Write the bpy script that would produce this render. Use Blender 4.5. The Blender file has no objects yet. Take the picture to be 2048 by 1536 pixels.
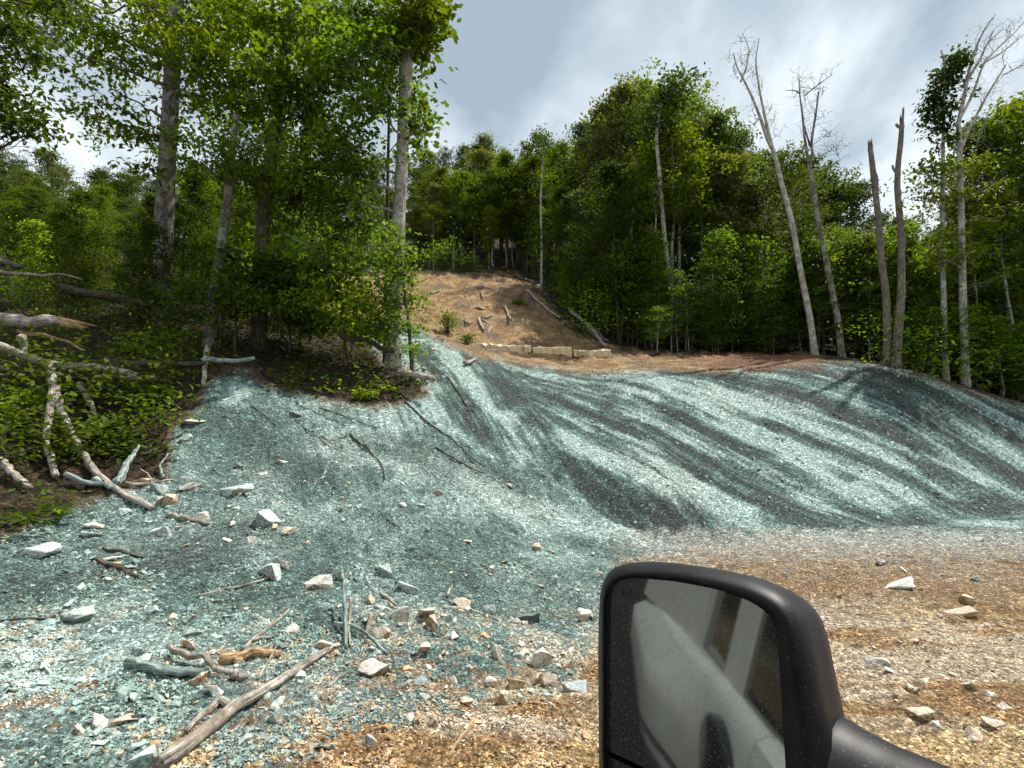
import bpy, bmesh, math, random
import numpy as np
from mathutils import Vector, Matrix
from mathutils.noise import noise as mnoise
R = math.radians
SC = bpy.context.scene
COL = SC.collection
# ------------------------------------------------------------------ camera
F = 1100.0                      # focal length in pixels of a 2048 px wide picture
PITCH = math.atan(82 / F)
CAM = np.array([0.0, 0.0, 2.0])
cd = bpy.data.cameras.new('camera'); cam = bpy.data.objects.new('camera', cd); COL.objects.link(cam)
cd.sensor_width = 36; cd.lens = 36 * F / 2048; cd.clip_start = 0.05; cd.clip_end = 2000
cam.location = CAM; cam.rotation_euler = (R(90) + PITCH, 0, 0)
SC.camera = cam
# ------------------------------------------------------------------ light
SUN_EL, SUN_AZ = R(60), R(53)   # azimuth from +Y towards +X
SUND = Vector((math.sin(SUN_AZ) * math.cos(SUN_EL), math.cos(SUN_AZ) * math.cos(SUN_EL), math.sin(SUN_EL)))
sl = bpy.data.lights.new('sun', 'SUN'); sl.energy = 5.0; sl.angle = R(0.6); sl.color = (1, 0.95, 0.87)
so = bpy.data.objects.new('sun', sl); COL.objects.link(so); so.rotation_euler = SUND.to_track_quat('Z', 'Y').to_euler()
SC.view_settings.view_transform = 'Standard'; SC.view_settings.look = 'None'
SC.view_settings.exposure = 0.55; SC.view_settings.gamma = 1
W = bpy.data.worlds.new('World'); SC.world = W; W.use_nodes = True
def nodes(nt):
    N, L = nt.nodes, nt.links
    def mk(t, **k):
        n = N.new(t)
        for a, v in k.items():
            if a in ('inp',):
                for i, x in v.items():
                    if hasattr(x, 'is_output'): L.new(x, n.inputs[i])
                    else: n.inputs[i].default_value = x
            else: setattr(n, a, v)
        return n
    return N, L, mk
def ramp(mk, fac, stops, mode='LINEAR'):
    r = mk('ShaderNodeValToRGB'); cr = r.color_ramp; cr.interpolation = mode
    while len(cr.elements) < len(stops): cr.elements.new(0.5)
    for e, (p, c) in zip(cr.elements, stops):
        e.position = p; e.color = (c, c, c, 1) if isinstance(c, (int, float)) else (*c, 1)
    r.id_data.links.new(fac, r.inputs[0]); return r.outputs[0]
def mixc(mk, f, a, b, mode='MIX'):
    n = mk('ShaderNodeMix', data_type='RGBA', blend_type=mode)
    for s, v in ((n.inputs[0], f), (n.inputs[6], a), (n.inputs[7], b)):
        if hasattr(v, 'is_output'): n.id_data.links.new(v, s)
        else: s.default_value = v if isinstance(v, (int, float)) else (*v, 1)
    return n.outputs[2]
def world_nodes():
    N, L, mk = nodes(W.node_tree); N.clear()
    sky = mk('ShaderNodeTexSky', sky_type='NISHITA', sun_disc=False, sun_elevation=SUN_EL, sun_rotation=SUN_AZ)
    tc = mk('ShaderNodeTexCoord'); sep = mk('ShaderNodeSeparateXYZ', inp={0: tc.outputs['Generated']})
    zz = mk('ShaderNodeMath', operation='MAXIMUM', inp={0: sep.outputs[2], 1: 0.0})
    zz = mk('ShaderNodeMath', operation='ADD', inp={0: zz.outputs[0], 1: 0.28})
    px = mk('ShaderNodeMath', operation='DIVIDE', inp={0: sep.outputs[0], 1: zz.outputs[0]})
    py = mk('ShaderNodeMath', operation='DIVIDE', inp={0: sep.outputs[1], 1: zz.outputs[0]})
    cb = mk('ShaderNodeCombineXYZ', inp={0: px.outputs[0], 1: py.outputs[0]})
    mp = mk('ShaderNodeMapping', inp={0: cb.outputs[0]}); mp.inputs['Rotation'].default_value = (0, 0, R(-28)); mp.inputs['Scale'].default_value = (1.4, 0.75, 1); mp.inputs['Location'].default_value = (0.35, 0.3, 0)
    n1 = mk('ShaderNodeTexNoise', inp={0: mp.outputs[0], 'Scale': 1.65, 'Detail': 6.0, 'Roughness': 0.5, 'Distortion': 0.3})
    n2 = mk('ShaderNodeTexNoise', inp={0: mp.outputs[0], 'Scale': 0.9, 'Detail': 3.0})
    cl = ramp(mk, n1.outputs[0], [(0.36, (2.7, 3.4, 4.1)), (0.45, (3.9, 4.6, 5.2)), (0.53, (5.8, 6.4, 6.9)), (0.62, (8.8, 9.0, 9.2))])
    cov = ramp(mk, n2.outputs[0], [(0.30, 0.5), (0.42, 1.0)])
    sk = mixc(mk, 1.0, sky.outputs[0], (1.2, 1.2, 1.25), 'MULTIPLY')
    out = mixc(mk, cov, sk, cl)
    bg = mk('ShaderNodeBackground', inp={0: out, 1: 0.105})
    L.new(bg.outputs[0], mk('ShaderNodeOutputWorld').inputs[0])
world_nodes()
# ------------------------------------------------------------------ projection helpers
cp, sp = math.cos(PITCH), math.sin(PITCH)
def ray(px, py):
    a = (np.asarray(px, float) - 1024) / F; b = (768 - np.asarray(py, float)) / F
    return np.stack([a, cp - b * sp, sp + b * cp], -1)
def at(px, py, Y):                                  # the point on the pixel's ray at world depth Y
    d = ray(px, py); return CAM + d * (Y / d[..., 1])[..., None] if d.ndim > 1 else CAM + d * (Y / d[1])
def topix(x, y, z):
    dz = z - CAM[2]; fw = y * cp + dz * sp; up = -y * sp + dz * cp
    fw = np.maximum(fw, 1e-3); return 1024 + F * x / fw, 768 - F * up / fw
# ------------------------------------------------------------------ noise (numpy)
def _h(ix, iy, s):
    h = (ix * 374761393 + iy * 668265263 + s * 1442695041) & 0xffffffff
    h = ((h ^ (h >> 13)) * 1274126177) & 0xffffffff
    return (h ^ (h >> 16)) & 0xffff
def gn(x, y, s=0):
    x = np.asarray(x, float); y = np.asarray(y, float)
    xi = np.floor(x).astype(np.int64); yi = np.floor(y).astype(np.int64); fx = x - xi; fy = y - yi
    u = fx * fx * fx * (fx * (fx * 6 - 15) + 10); v = fy * fy * fy * (fy * (fy * 6 - 15) + 10)
    def g(dx, dy):
        a = _h(xi + dx, yi + dy, s) * (2 * math.pi / 65536); return np.cos(a) * (fx - dx) + np.sin(a) * (fy - dy)
    return ((g(0, 0) * (1 - u) + g(1, 0) * u) * (1 - v) + (g(0, 1) * (1 - u) + g(1, 1) * u) * v) * 1.5
def fbm(x, y, o=4, s=0, g=0.5):
    r = 0; a = 1
    for i in range(o):
        r = r + a * gn(x * 2 ** i, y * 2 ** i, s + i * 17); a *= g
    return r
def ss(a, b, x):
    t = np.clip((x - a) / (b - a), 0, 1); return t * t * (3 - 2 * t)
# ------------------------------------------------------------------ terrain height from profiles (pixel row, depth)
PROF = {
 -260: [(1536,2.6),(1350,3.3),(1150,4.4),(1020,5.4),(880,6.7),(760,8.2),(700,10),(640,13),(590,18),(550,28),(530,55),(460,100)],
 100: [(1536,2.8),(1350,3.6),(1150,4.9),(1020,6),(880,7.5),(780,9),(705,11),(645,14),(600,18),(560,28),(540,55),(470,100)],
 300: [(1536,2.85),(1350,3.7),(1150,5.1),(1000,6.5),(880,8),(800,9.2),(730,11),(655,13),(605,15.5),(565,28),(540,55),(470,100)],
 450: [(1536,2.9),(1350,3.8),(1150,5.2),(980,7),(850,8.6),(738,10),(718,11.2),(675,13),(625,16),(575,28),(545,55),(470,100)],
 600: [(1536,2.9),(1350,3.9),(1150,5.4),(980,7.3),(870,9),(785,10.3),(755,11.5),(700,14),(640,19),(565,32),(530,55),(450,100)],
 750: [(1536,2.95),(1370,3.9),(1180,5.6),(1000,7.6),(880,9.4),(790,10.8),(745,12.5),(690,15),(640,22),(555,34),(515,55),(435,100)],
 880: [(1536,2.95),(1370,4),(1200,5.5),(1020,7.6),(900,9.6),(760,12.5),(672,16),(672,22),(620,27),(550,36),(510,58),(430,105)],
 1000:[(1536,2.95),(1370,4.1),(1200,5.9),(1050,8),(930,10),(800,13),(724,18),(700,22),(630,27),(550,36),(505,58),(430,105)],
 1150:[(1536,2.95),(1370,4.1),(1220,5.9),(1070,8.6),(960,10.6),(775,15.5),(742,18.5),(705,22.5),(660,27),(600,34),(530,58),(450,105)],
 1300:[(1536,3),(1370,4.15),(1220,5.9),(1085,9.2),(1010,10.2),(752,16),(736,18),(715,21.5),(695,26),(650,34),(570,58),(500,105)],
 1450:[(1536,3),(1370,4.15),(1220,5.9),(1065,10.2),(980,11.4),(752,16.5),(735,18.5),(712,21),(700,26),(670,34),(620,58),(560,105)],
 1650:[(1536,3),(1370,4.15),(1220,5.9),(1060,10.4),(970,11.8),(740,17),(715,19),(705,21),(700,26),(690,34),(660,58),(620,105)],
 1800:[(1536,3),(1370,4.15),(1220,5.9),(1050,10.9),(960,12.2),(738,17.2),(728,18.5),(735,21),(735,26),(720,34),(690,58),(650,105)],
 2048:[(1536,3),(1370,4.15),(1220,5.9),(1015,12.8),(940,14),(825,17),(810,18.5),(800,21),(790,26),(770,34),(730,58),(690,105)],
 2350:[(1536,3),(1370,4.15),(1220,5.9),(980,15),(930,16),(870,18.5),(855,20),(840,23),(830,28),(810,36),(760,60),(710,105)]}
UG = np.linspace(-1.4, 1.4, 561); YG = np.exp(np.linspace(math.log(1.2), math.log(280), 900))
def _smooth(a, s, ax=0):
    k = np.exp(-0.5 * (np.arange(-int(3 * s), int(3 * s) + 1) / s) ** 2); k /= k.sum(); p = len(k) // 2
    a = np.moveaxis(a, ax, 0); b = np.pad(a, [(p, p)] + [(0, 0)] * (a.ndim - 1), mode='edge')
    o = sum(k[i] * b[i:i + len(a)] for i in range(len(k))); return np.moveaxis(o, 0, ax)
def build_table():
    cols = sorted(PROF); K = 12; D = []; Z = []
    for k in range(K):
        P = np.array([at(c, PROF[c][k][0], PROF[c][k][1]) for c in cols]); u = P[:, 0] / P[:, 1]
        D.append(np.interp(UG, u, P[:, 1])); Z.append(np.interp(UG, u, P[:, 2]))
    D = _smooth(np.array(D).T, 8); Z = _smooth(np.array(Z).T, 8)
    T = np.empty((len(UG), len(YG)))
    for i in range(len(UG)):
        dd = np.concatenate([[1.2], D[i], [280]]); zz = np.concatenate([[min(Z[i, 0], .05)], Z[i], [Z[i, -1] + 22]])
        T[i] = np.interp(YG, dd, zz)
    return _smooth(T, 9, 1)
TAB = build_table()
def z0(x, y):
    x = np.asarray(x, float); y = np.asarray(y, float); yy = np.clip(y, 1.2, 279)
    ui = np.clip((x / yy - UG[0]) / (UG[1] - UG[0]), 0, len(UG) - 1.001)
    vi = np.clip((np.log(yy) - math.log(1.2)) / (math.log(280 / 1.2) / 899), 0, 898.999)
    i = ui.astype(int); j = vi.astype(int); a = ui - i; b = vi - j
    z = (TAB[i, j] * (1 - b) + TAB[i, j + 1] * b) * (1 - a) + (TAB[i + 1, j] * (1 - b) + TAB[i + 1, j + 1] * b) * a
    return z * ss(0.2, 2.4, y)
TS = np.exp(np.linspace(math.log(1.6), math.log(240), 1500))
def hit0(px, py, zf):
    d = ray(px, py); d = d / d[1]; P = CAM + d * TS[:, None]; g = P[:, 2] - zf(P[:, 0], P[:, 1])
    k = np.argmax(g < 0)
    if g[k] >= 0: return P[-1]
    t = TS[k - 1] + (TS[k] - TS[k - 1]) * g[k - 1] / (g[k - 1] - g[k]); return CAM + d * t
def pl(pts, zf=z0): return np.array([hit0(a, b, zf) for a, b in pts])
def dseg(x, y, P):                                   # distance to an xy polyline
    d = np.full(np.shape(x), 1e9)
    for a, b in zip(P[:-1], P[1:]):
        e = b[:2] - a[:2]; t = np.clip(((x - a[0]) * e[0] + (y - a[1]) * e[1]) / (e @ e + 1e-9), 0, 1)
        d = np.minimum(d, np.hypot(x - a[0] - t * e[0], y - a[1] - t * e[1]))
    return d
GULLY = pl([(985, 800), (1040, 870), (1110, 940), (1220, 1010), (1330, 1045), (1440, 1062)])
SPUR = pl([(880, 690), (930, 760), (1000, 850), (1080, 930), (1160, 1010), (1250, 1080)])
HUMP = pl([(1050, 840), (1130, 880), (1260, 950), (1330, 990)])
LEDGE_LOW = pl([(430, 745), (470, 742), (510, 745)])
def streak(x, y, fc, fa, seed):                      # elongated noise along the machine tracks of the spoil face
    w = ss(-1.0, 1.2, x - (15 - y) * .25)
    A_ = gn((0.67 * x + 0.74 * y) * fc, (0.74 * x - 0.67 * y) * fa, seed); B_ = gn((0.91 * x + 0.42 * y) * fc, (0.42 * x - 0.91 * y) * fa, seed + 7)
    return (A_ * w + B_ * (1 - w)) / np.sqrt(w * w + (1 - w) ** 2)
def tracks(x, y):
    c = 0.67 * x + 0.74 * y; a = 0.74 * x - 0.67 * y; q = c * 3.1 + .9 * gn(c * .5, a * .16, 301) + .25 * gn(x * 2, y * 2, 303)
    t = np.abs((q % 1) - .5) * 2; return np.where(t > .3, 1, t / .3) * ss(-.35, .2, gn(c * .9, a * .3, 305))
def ht(x, y, fine=True):
    x = np.asarray(x, float); y = np.asarray(y, float); z = z0(x, y)
    front = ss(1.2, 3, y); 
    z = z - 0.32 * np.exp(-(dseg(x, y, GULLY) / 0.55) ** 2) + 0.20 * np.exp(-(dseg(x, y, SPUR) / 0.5) ** 2) + 0.18 * np.exp(-(dseg(x, y, HUMP) / 0.7) ** 2)
    px, py = topix(x, y, z)
    face = ss(4.2, 7, y) * (1 - ss(17, 19, y)) * ss(0.1, 0.6, z)
    z = z + face * (0.045 * streak(x, y, .8, .08, 3) + 0.025 * streak(x, y, 2.4, .2, 5))
    z = z + front * 0.05 * fbm(x * 0.8, y * 0.8, 3, 11) + front * (px > 1150) * (1 - ss(8.5, 9.5, y)) * .02 * gn(x * .4, y * 6, 13)
    br = ss(19, 22, y) * (1 - ss(36, 40, y)) * ss(-1.4, -1.0, -x / np.maximum(y, 1)) * 1.0
    z = z + br * (0.14 * gn(x * 1.3, y * 0.25, 21) + 0.09 * gn(x * 3.5, y * .5, 22) + .04 * gn(x * 9, y * 2, 23))
    z = z + ss(20, 60, y) * 0.5 * fbm(x * 0.15, y * 0.15, 3, 31)
    if fine:
        rough = front * (1 - 0.6 * ss(25, 60, y))
        z = z + rough * (0.022 * fbm(x * 4, y * 4, 4, 41, 0.6) + face * (.022 * tracks(x, y) * ss(.5, 2, x) + .030 * streak(x, y, 6.5, .5, 51) + .022 * streak(x, y, 13, 1.6, 52) + .016 * streak(x, y, 24, 5, 54)))
        cl = gn(x * 9, y * 9, 61); z = z + rough * 0.022 * np.clip(cl - 0.1, 0, 1) * ss(-0.2, 0.4, gn(x * .9, y * .9, 63))
    return z
def hit(px, py): return hit0(px, py, lambda a, b: ht(a, b, False))
# ------------------------------------------------------------------ ground colour zones
def sdp(px, py, poly):                               # signed distance to a polygon, + inside
    P = np.array(poly, float); d = np.full(px.shape, 1e9); ins = np.zeros(px.shape, bool)
    for (ax, ay), (bx, by) in zip(P, np.roll(P, -1, 0)):
        ex, ey = bx - ax, by - ay; t = np.clip(((px - ax) * ex + (py - ay) * ey) / (ex * ex + ey * ey), 0, 1)
        d = np.minimum(d, np.hypot(px - ax - t * ex, py - ay - t * ey))
        ins ^= ((ay > py) != (by > py)) & (px < (bx - ax) * (py - ay) / (by - ay + 1e-9) + ax)
    return np.where(ins, d, -d)
TEAL = [(-600,1200),(0,1080),(130,1010),(330,960),(345,860),(400,805),(425,750),(500,737),(545,775),(640,800),(760,815),(840,795),(868,765),(800,740),(700,670),(760,640),(835,655),(900,690),(960,713),(1060,728),(1150,745),(1240,742),(1330,737),(1450,742),(1560,735),(1700,722),(1790,733),(1900,772),(2048,815),(2500,930),(2500,1010),(2048,1085),(1800,1083),(1560,1072),(1380,1085),(1230,1130),(1190,1300),(1150,1370),(950,1420),(760,1480),(560,1540),(300,1700),(-600,2500)]
BROWN = [(560,545),(850,545),(1030,550),(1085,590),(1130,650),(1200,690),(1330,712),(1480,703),(1560,690),(1650,712),(1620,735),(1500,748),(1330,745),(1150,750),(960,722),(880,690),(800,640),(560,600)]
def seg(pts): return pl(pts, lambda a, b: ht(a, b, False))
DARKS = [([(1000,760),(1250,850),(1500,960),(1700,1050)],.28),([(1350,765),(1600,880),(1850,980),(2100,1040)],.25),([(1560,765),(1750,850),(2048,960)],.35),
 ([(1700,760),(1900,830),(2048,880)],.3),([(1050,840),(1180,960),(1300,1040),(1500,1052)],.28),([(430,830),(560,900),(640,960)],.35),([(60,1180),(230,1140),(400,1120)],.35),
 ([(380,1240),(520,1180),(640,1160)],.3),([(840,1110),(930,1160)],.22),([(1080,1040),(1160,1085)],.2),([(860,860),(960,920),(1010,960)],.2),([(1340,745),(1500,752),(1640,745)],.3),
 ([(1800,760),(2048,870)],.6),([(880,800),(930,850)],.25),([(1150,1075),(1230,1095)],.18),([(1440,1056),(1560,1050),(1760,1046),(1900,1030),(2048,1008)],.22),([(640,1240),(700,1260)],.15),([(950,1225),(1010,1230)],.1),([(760,900),(900,960),(1000,1040)],.2),
 ([(1420,830),(1700,960)],.12),([(1200,870),(1500,1000),(1650,1045)],.14),([(1500,1040),(1800,1045),(2048,1000)],.22)]
PALES = [([(1070,740),(1180,765),(1300,790)],.5),([(1250,745),(1400,790),(1550,830)],.5),([(1330,790),(1560,900),(1760,1010)],.35),([(1560,790),(1780,890),(1960,960)],.16),
 ([(1080,870),(1180,910),(1280,960)],.4),([(1120,870),(1300,960)],.25),([(850,680),(930,760),(1000,830)],.3),([(650,900),(900,960),(1150,1040)],.35),([(940,1000),(1200,1070),(1450,1090)],.3),
 ([(1360,980),(1480,1040)],.35),([(480,760),(470,800)],.25),([(1450,850),(1640,930)],.25),([(1600,850),(1900,990)],.12),([(1230,820),(1500,960),(1640,1020)],.18),([(100,1330),(400,1250)],.3)]
DARKS = [(seg(p), w) for p, w in DARKS]; PALES = [(seg(p), w) for p, w in PALES]
def zones(x, y, z):
    px, py = topix(x, y, z); fbig = fbm(x * 1.1, y * 1.1, 4, 71); ffine = fbm(x * 5, y * 5, 4, 75, .65)
    lowf = ss(1150, 1350, py)
    sd = sdp(px, py, TEAL)
    teal = ss(-14, 14, sd + (8 + 50 * lowf) * (fbig * 0.8 + ffine * 0.9))
    patch = lowf * ss(0.12, 0.42, ffine * 0.6 + fbig * 0.45 - .10 + 0.14 * ss(500, 900, px) + 0.30 * ss(1400, 1536, py) * ss(250, 700, px) + .20 * ss(600, 760, px) * ss(1150, 1230, py) * (1 - ss(1370, 1430, py)) + .12 * np.exp(-((px - 430) / 160) ** 2 - ((py - 1440) / 90) ** 2))
    teal = teal * (1 - 0.85 * patch)
    br = ss(-10, 10, sdp(px, py, BROWN) + 10 * fbig) * (1 - teal) * (y > 14)
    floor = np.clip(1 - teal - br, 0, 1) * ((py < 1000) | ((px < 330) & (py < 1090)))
    tone = np.zeros_like(x) + 0.42 + .12 * ss(10, 7, y) + 0.22 * fbig + 0.10 * ffine
    for P, w in DARKS: tone = tone - 0.42 * np.exp(-(dseg(x, y, P) / w) ** 2)
    tone = np.maximum(tone, .16)
    for P, w in PALES: tone = tone + 0.42 * np.exp(-(dseg(x, y, P) / w) ** 2)
    face = ss(8.5, 11, y) * (1 - ss(18, 19, y))
    tone = tone + face * (0.50 * streak(x, y, .95, .05, 81) + 0.34 * streak(x, y, 2.8, .14, 83) + .30 * streak(x, y, 10, .6, 85) + .2 * streak(x, y, 22, 3, 87)) + face * 0.13 + .02 - .22 * face * ss(.5, 2, x) * (1 - tracks(x, y))
    tone = .42 + np.tanh((tone - .42) * (1.5 + face)) * .60
    return teal, br, floor, np.clip(tone, 0, 1), px, py, fbig, ffine
def lerp(a, b, t): return a + (b - a) * t[..., None]
def gcol(x, y, z):
    teal, br, floor, tone, px, py, fb, ff = zones(x, y, z)
    A = np.array
    tc = lerp(A([.07, .09, .083]), A([.145, .232, .208]), ss(0, .40, tone)); tc = lerp(tc, A([.48, .64, .595]), ss(.38, .92, tone))
    greyer = ss(0.0, 0.5, gn(x * .5, y * .5, 91)); tc = lerp(tc, tc.mean(-1, keepdims=True) * A([1.05, 1, .95]), 0.20 * greyer + .05 * ss(10, 6, y))
    tan = lerp(A([.39, .24, .11]), A([.60, .45, .27]), ss(-.1, .5, fb + .25 * ff)); 
    tan = lerp(tan, A([.24, .155, .09]), ss(.05, .5, ff) * .6)
    c2 = gn(x * .5 + 3, y * 2.2, 95) + .5 * gn(x * .4, y * 9, 96) * ss(1180, 1300, px); tan = lerp(tan, A([.58, .49, .36]), ss(.12, .55, c2 + .5 * ss(1200, 1260, py) * (1 - ss(1330, 1420, py))) * .8); tan = lerp(tan, A([.62, .43, .20]), ss(1420, 1500, py) * ss(-.2, .4, fb + .2) * .7)
    back = ss(1060, 1100, py) * (1 - ss(1180, 1260, py)); tan = lerp(tan, A([.31, .215, .13]), back * .7)
    bc = lerp(A([.29, .175, .08]), A([.47, .315, .165]), ss(-.4, .5, fb + .3 * ff)); bc = lerp(bc, A([.15, .13, .12]), ss(.25, .5, gn(x * .6, y * .6, 97)) * .6)
    red = ss(1330, 1500, px) * ss(690, 700, py); bc = lerp(bc, A([.19, .085, .045]), red * .8)
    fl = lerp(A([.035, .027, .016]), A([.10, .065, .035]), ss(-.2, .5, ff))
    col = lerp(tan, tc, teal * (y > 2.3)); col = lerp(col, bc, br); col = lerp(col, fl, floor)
    ap = ss(1052, 1068, py + 12 * ff) * (1 - ss(1085, 1150, py + 40 * ff)) * ss(1180, 1300, px) * (y < 16); col = lerp(col, A([.44, .45, .41]) * (1 + .3 * np.clip(ff, -1, 1))[..., None], ap * .8)
    rd = ss(.2, -.5, x) * (y < 2.35) * (y > -40) * (1 - (np.abs(x + 1.75) < .35) * (np.abs(y - .95) < .22)); flat = (y < 2.35) & (rd < .5); col = np.where(flat[:, None], A([.30, .24, .16]), col); col = lerp(col, A([.022, .021, .020]), rd)  # near-black ground beside the truck for the mirror view, one tan patch left
    return np.clip(col, 0, 1), teal, floor, br
# ------------------------------------------------------------------ mesh helpers
def mesh(name, V, Fc, mat=None, smooth=True, col=None, fr=None):
    me = bpy.data.meshes.new(name); V = np.asarray(V, np.float32).reshape(-1, 3)
    Fs = Fc if isinstance(Fc, list) else [Fc]; Fs = [np.asarray(f, np.int32) for f in Fs if len(f)]
    me.vertices.add(len(V)); me.vertices.foreach_set('co', V.ravel())
    ln = np.concatenate([np.full(len(f), f.shape[1], np.int32) for f in Fs]); idx = np.concatenate([f.ravel() for f in Fs])
    me.loops.add(len(idx)); me.loops.foreach_set('vertex_index', idx)
    me.polygons.add(len(ln)); me.polygons.foreach_set('loop_start', np.concatenate([[0], np.cumsum(ln)[:-1]]).astype(np.int32))
    me.polygons.foreach_set('loop_total', ln)
    me.polygons.foreach_set('use_smooth', np.full(len(ln), smooth, bool))
    if col is not None:
        c = me.color_attributes.new('col', 'FLOAT_COLOR', 'POINT'); cc = np.ones((len(V), 4), np.float32); cc[:, :col.shape[1]] = col; c.data.foreach_set('color', cc.ravel())
    if fr is not None:
        a = me.attributes.new('rnd', 'FLOAT', 'FACE'); a.data.foreach_set('value', np.asarray(fr, np.float32))
    if mat: me.materials.append(mat)
    me.update(calc_edges=True); me.validate(); return me
def obj(name, me, parent=None, loc=None):
    o = bpy.data.objects.new(name, me); COL.objects.link(o)
    if parent: o.parent = parent
    if loc is not None: o.location = loc
    return o
def tag(o, label=None, cat=None, group=None, kind=None):
    for k, v in (('label', label), ('category', cat), ('group', group), ('kind', kind)):
        if v: o[k] = v
    return o
def tube(P, Rr, n=6, jag=0.0, rng=None, cap=True):
    P = np.asarray(P, float); m = len(P); Rr = np.broadcast_to(np.asarray(Rr, float), (m,))
    T = np.gradient(P, axis=0); T /= np.linalg.norm(T, axis=1)[:, None] + 1e-9
    ref = np.array([0, 0, 1.0]) if abs(T[:, 2]).mean() < .8 else np.array([1.0, 0, 0])
    A = np.cross(T, ref); A /= np.linalg.norm(A, axis=1)[:, None] + 1e-9; B = np.cross(T, A)
    th = np.arange(n) * 2 * math.pi / n; rr = Rr[:, None] * np.ones(n)
    if jag and rng is not None: rr = rr * (1 + jag * rng.standard_normal((m, n)))
    V = P[:, None] + rr[..., None] * (np.cos(th)[None, :, None] * A[:, None] + np.sin(th)[None, :, None] * B[:, None])
    i = np.arange(m - 1)[:, None] * n; j = np.arange(n)[None]; k = (j + 1) % n
    Q = np.stack([i + j, i + k, i + n + k, i + n + j], -1).reshape(-1, 4)
    V = V.reshape(-1, 3)
    if cap:
        V = np.vstack([V, P[0], P[-1]]); c0, c1 = m * n, m * n + 1; jj = np.arange(n); kk = (jj + 1) % n
        Tt = np.vstack([np.stack([np.full(n, c0), kk, jj], 1), np.stack([np.full(n, c1), (m - 1) * n + jj, (m - 1) * n + kk], 1)])
    else: Tt = np.zeros((0, 3), int)
    L_ = np.r_[0, np.cumsum(np.linalg.norm(np.diff(P, axis=0), axis=1))]; off = P[0].sum() * 7 % 31
    G = np.stack([np.repeat(L_ + off, n), (rr.mean() * np.cos(th) + 0 * rr).ravel(), (rr.mean() * np.sin(th) + 0 * rr).ravel()], 1)
    if cap: G = np.vstack([G, [off, 0, 0], [off + L_[-1], 0, 0]])
    return V, Q, Tt, G
class MB:
    def __init__(s): s.V = []; s.Q = []; s.T = []; s.G = []; s.n = 0
    def add(s, V, Q=None, T=None, G=None):
        s.V.append(np.asarray(V).reshape(-1, 3)); s.G.append(s.V[-1] if G is None else G)
        if Q is not None and len(Q): s.Q.append(np.asarray(Q) + s.n)
        if T is not None and len(T): s.T.append(np.asarray(T) + s.n)
        s.n += len(s.V[-1]); return s
    def tube(s, P, Rr, n=6, **k): return s.add(*tube(P, Rr, n, **k))
    def mesh(s, name, mat, smooth=True, **k):
        F_ = []
        if s.Q: F_.append(np.vstack(s.Q))
        if s.T: F_.append(np.vstack(s.T))
        me = mesh(name, np.vstack(s.V), F_, mat, smooth, **k); a = me.attributes.new('grain', 'FLOAT_VECTOR', 'POINT'); a.data.foreach_set('vector', np.vstack(s.G).astype(np.float32).ravel()); return me
def resample(P, m):
    P = np.asarray(P, float); d = np.r_[0, np.cumsum(np.linalg.norm(np.diff(P, axis=0), axis=1))]; t = np.linspace(0, d[-1], m)
    Q = np.stack([np.interp(t, d, P[:, i]) for i in range(P.shape[1])], 1)
    if m > 6:
        Q[1:-1] = .25 * Q[:-2] + .5 * Q[1:-1] + .25 * Q[2:]
    return Q
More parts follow.
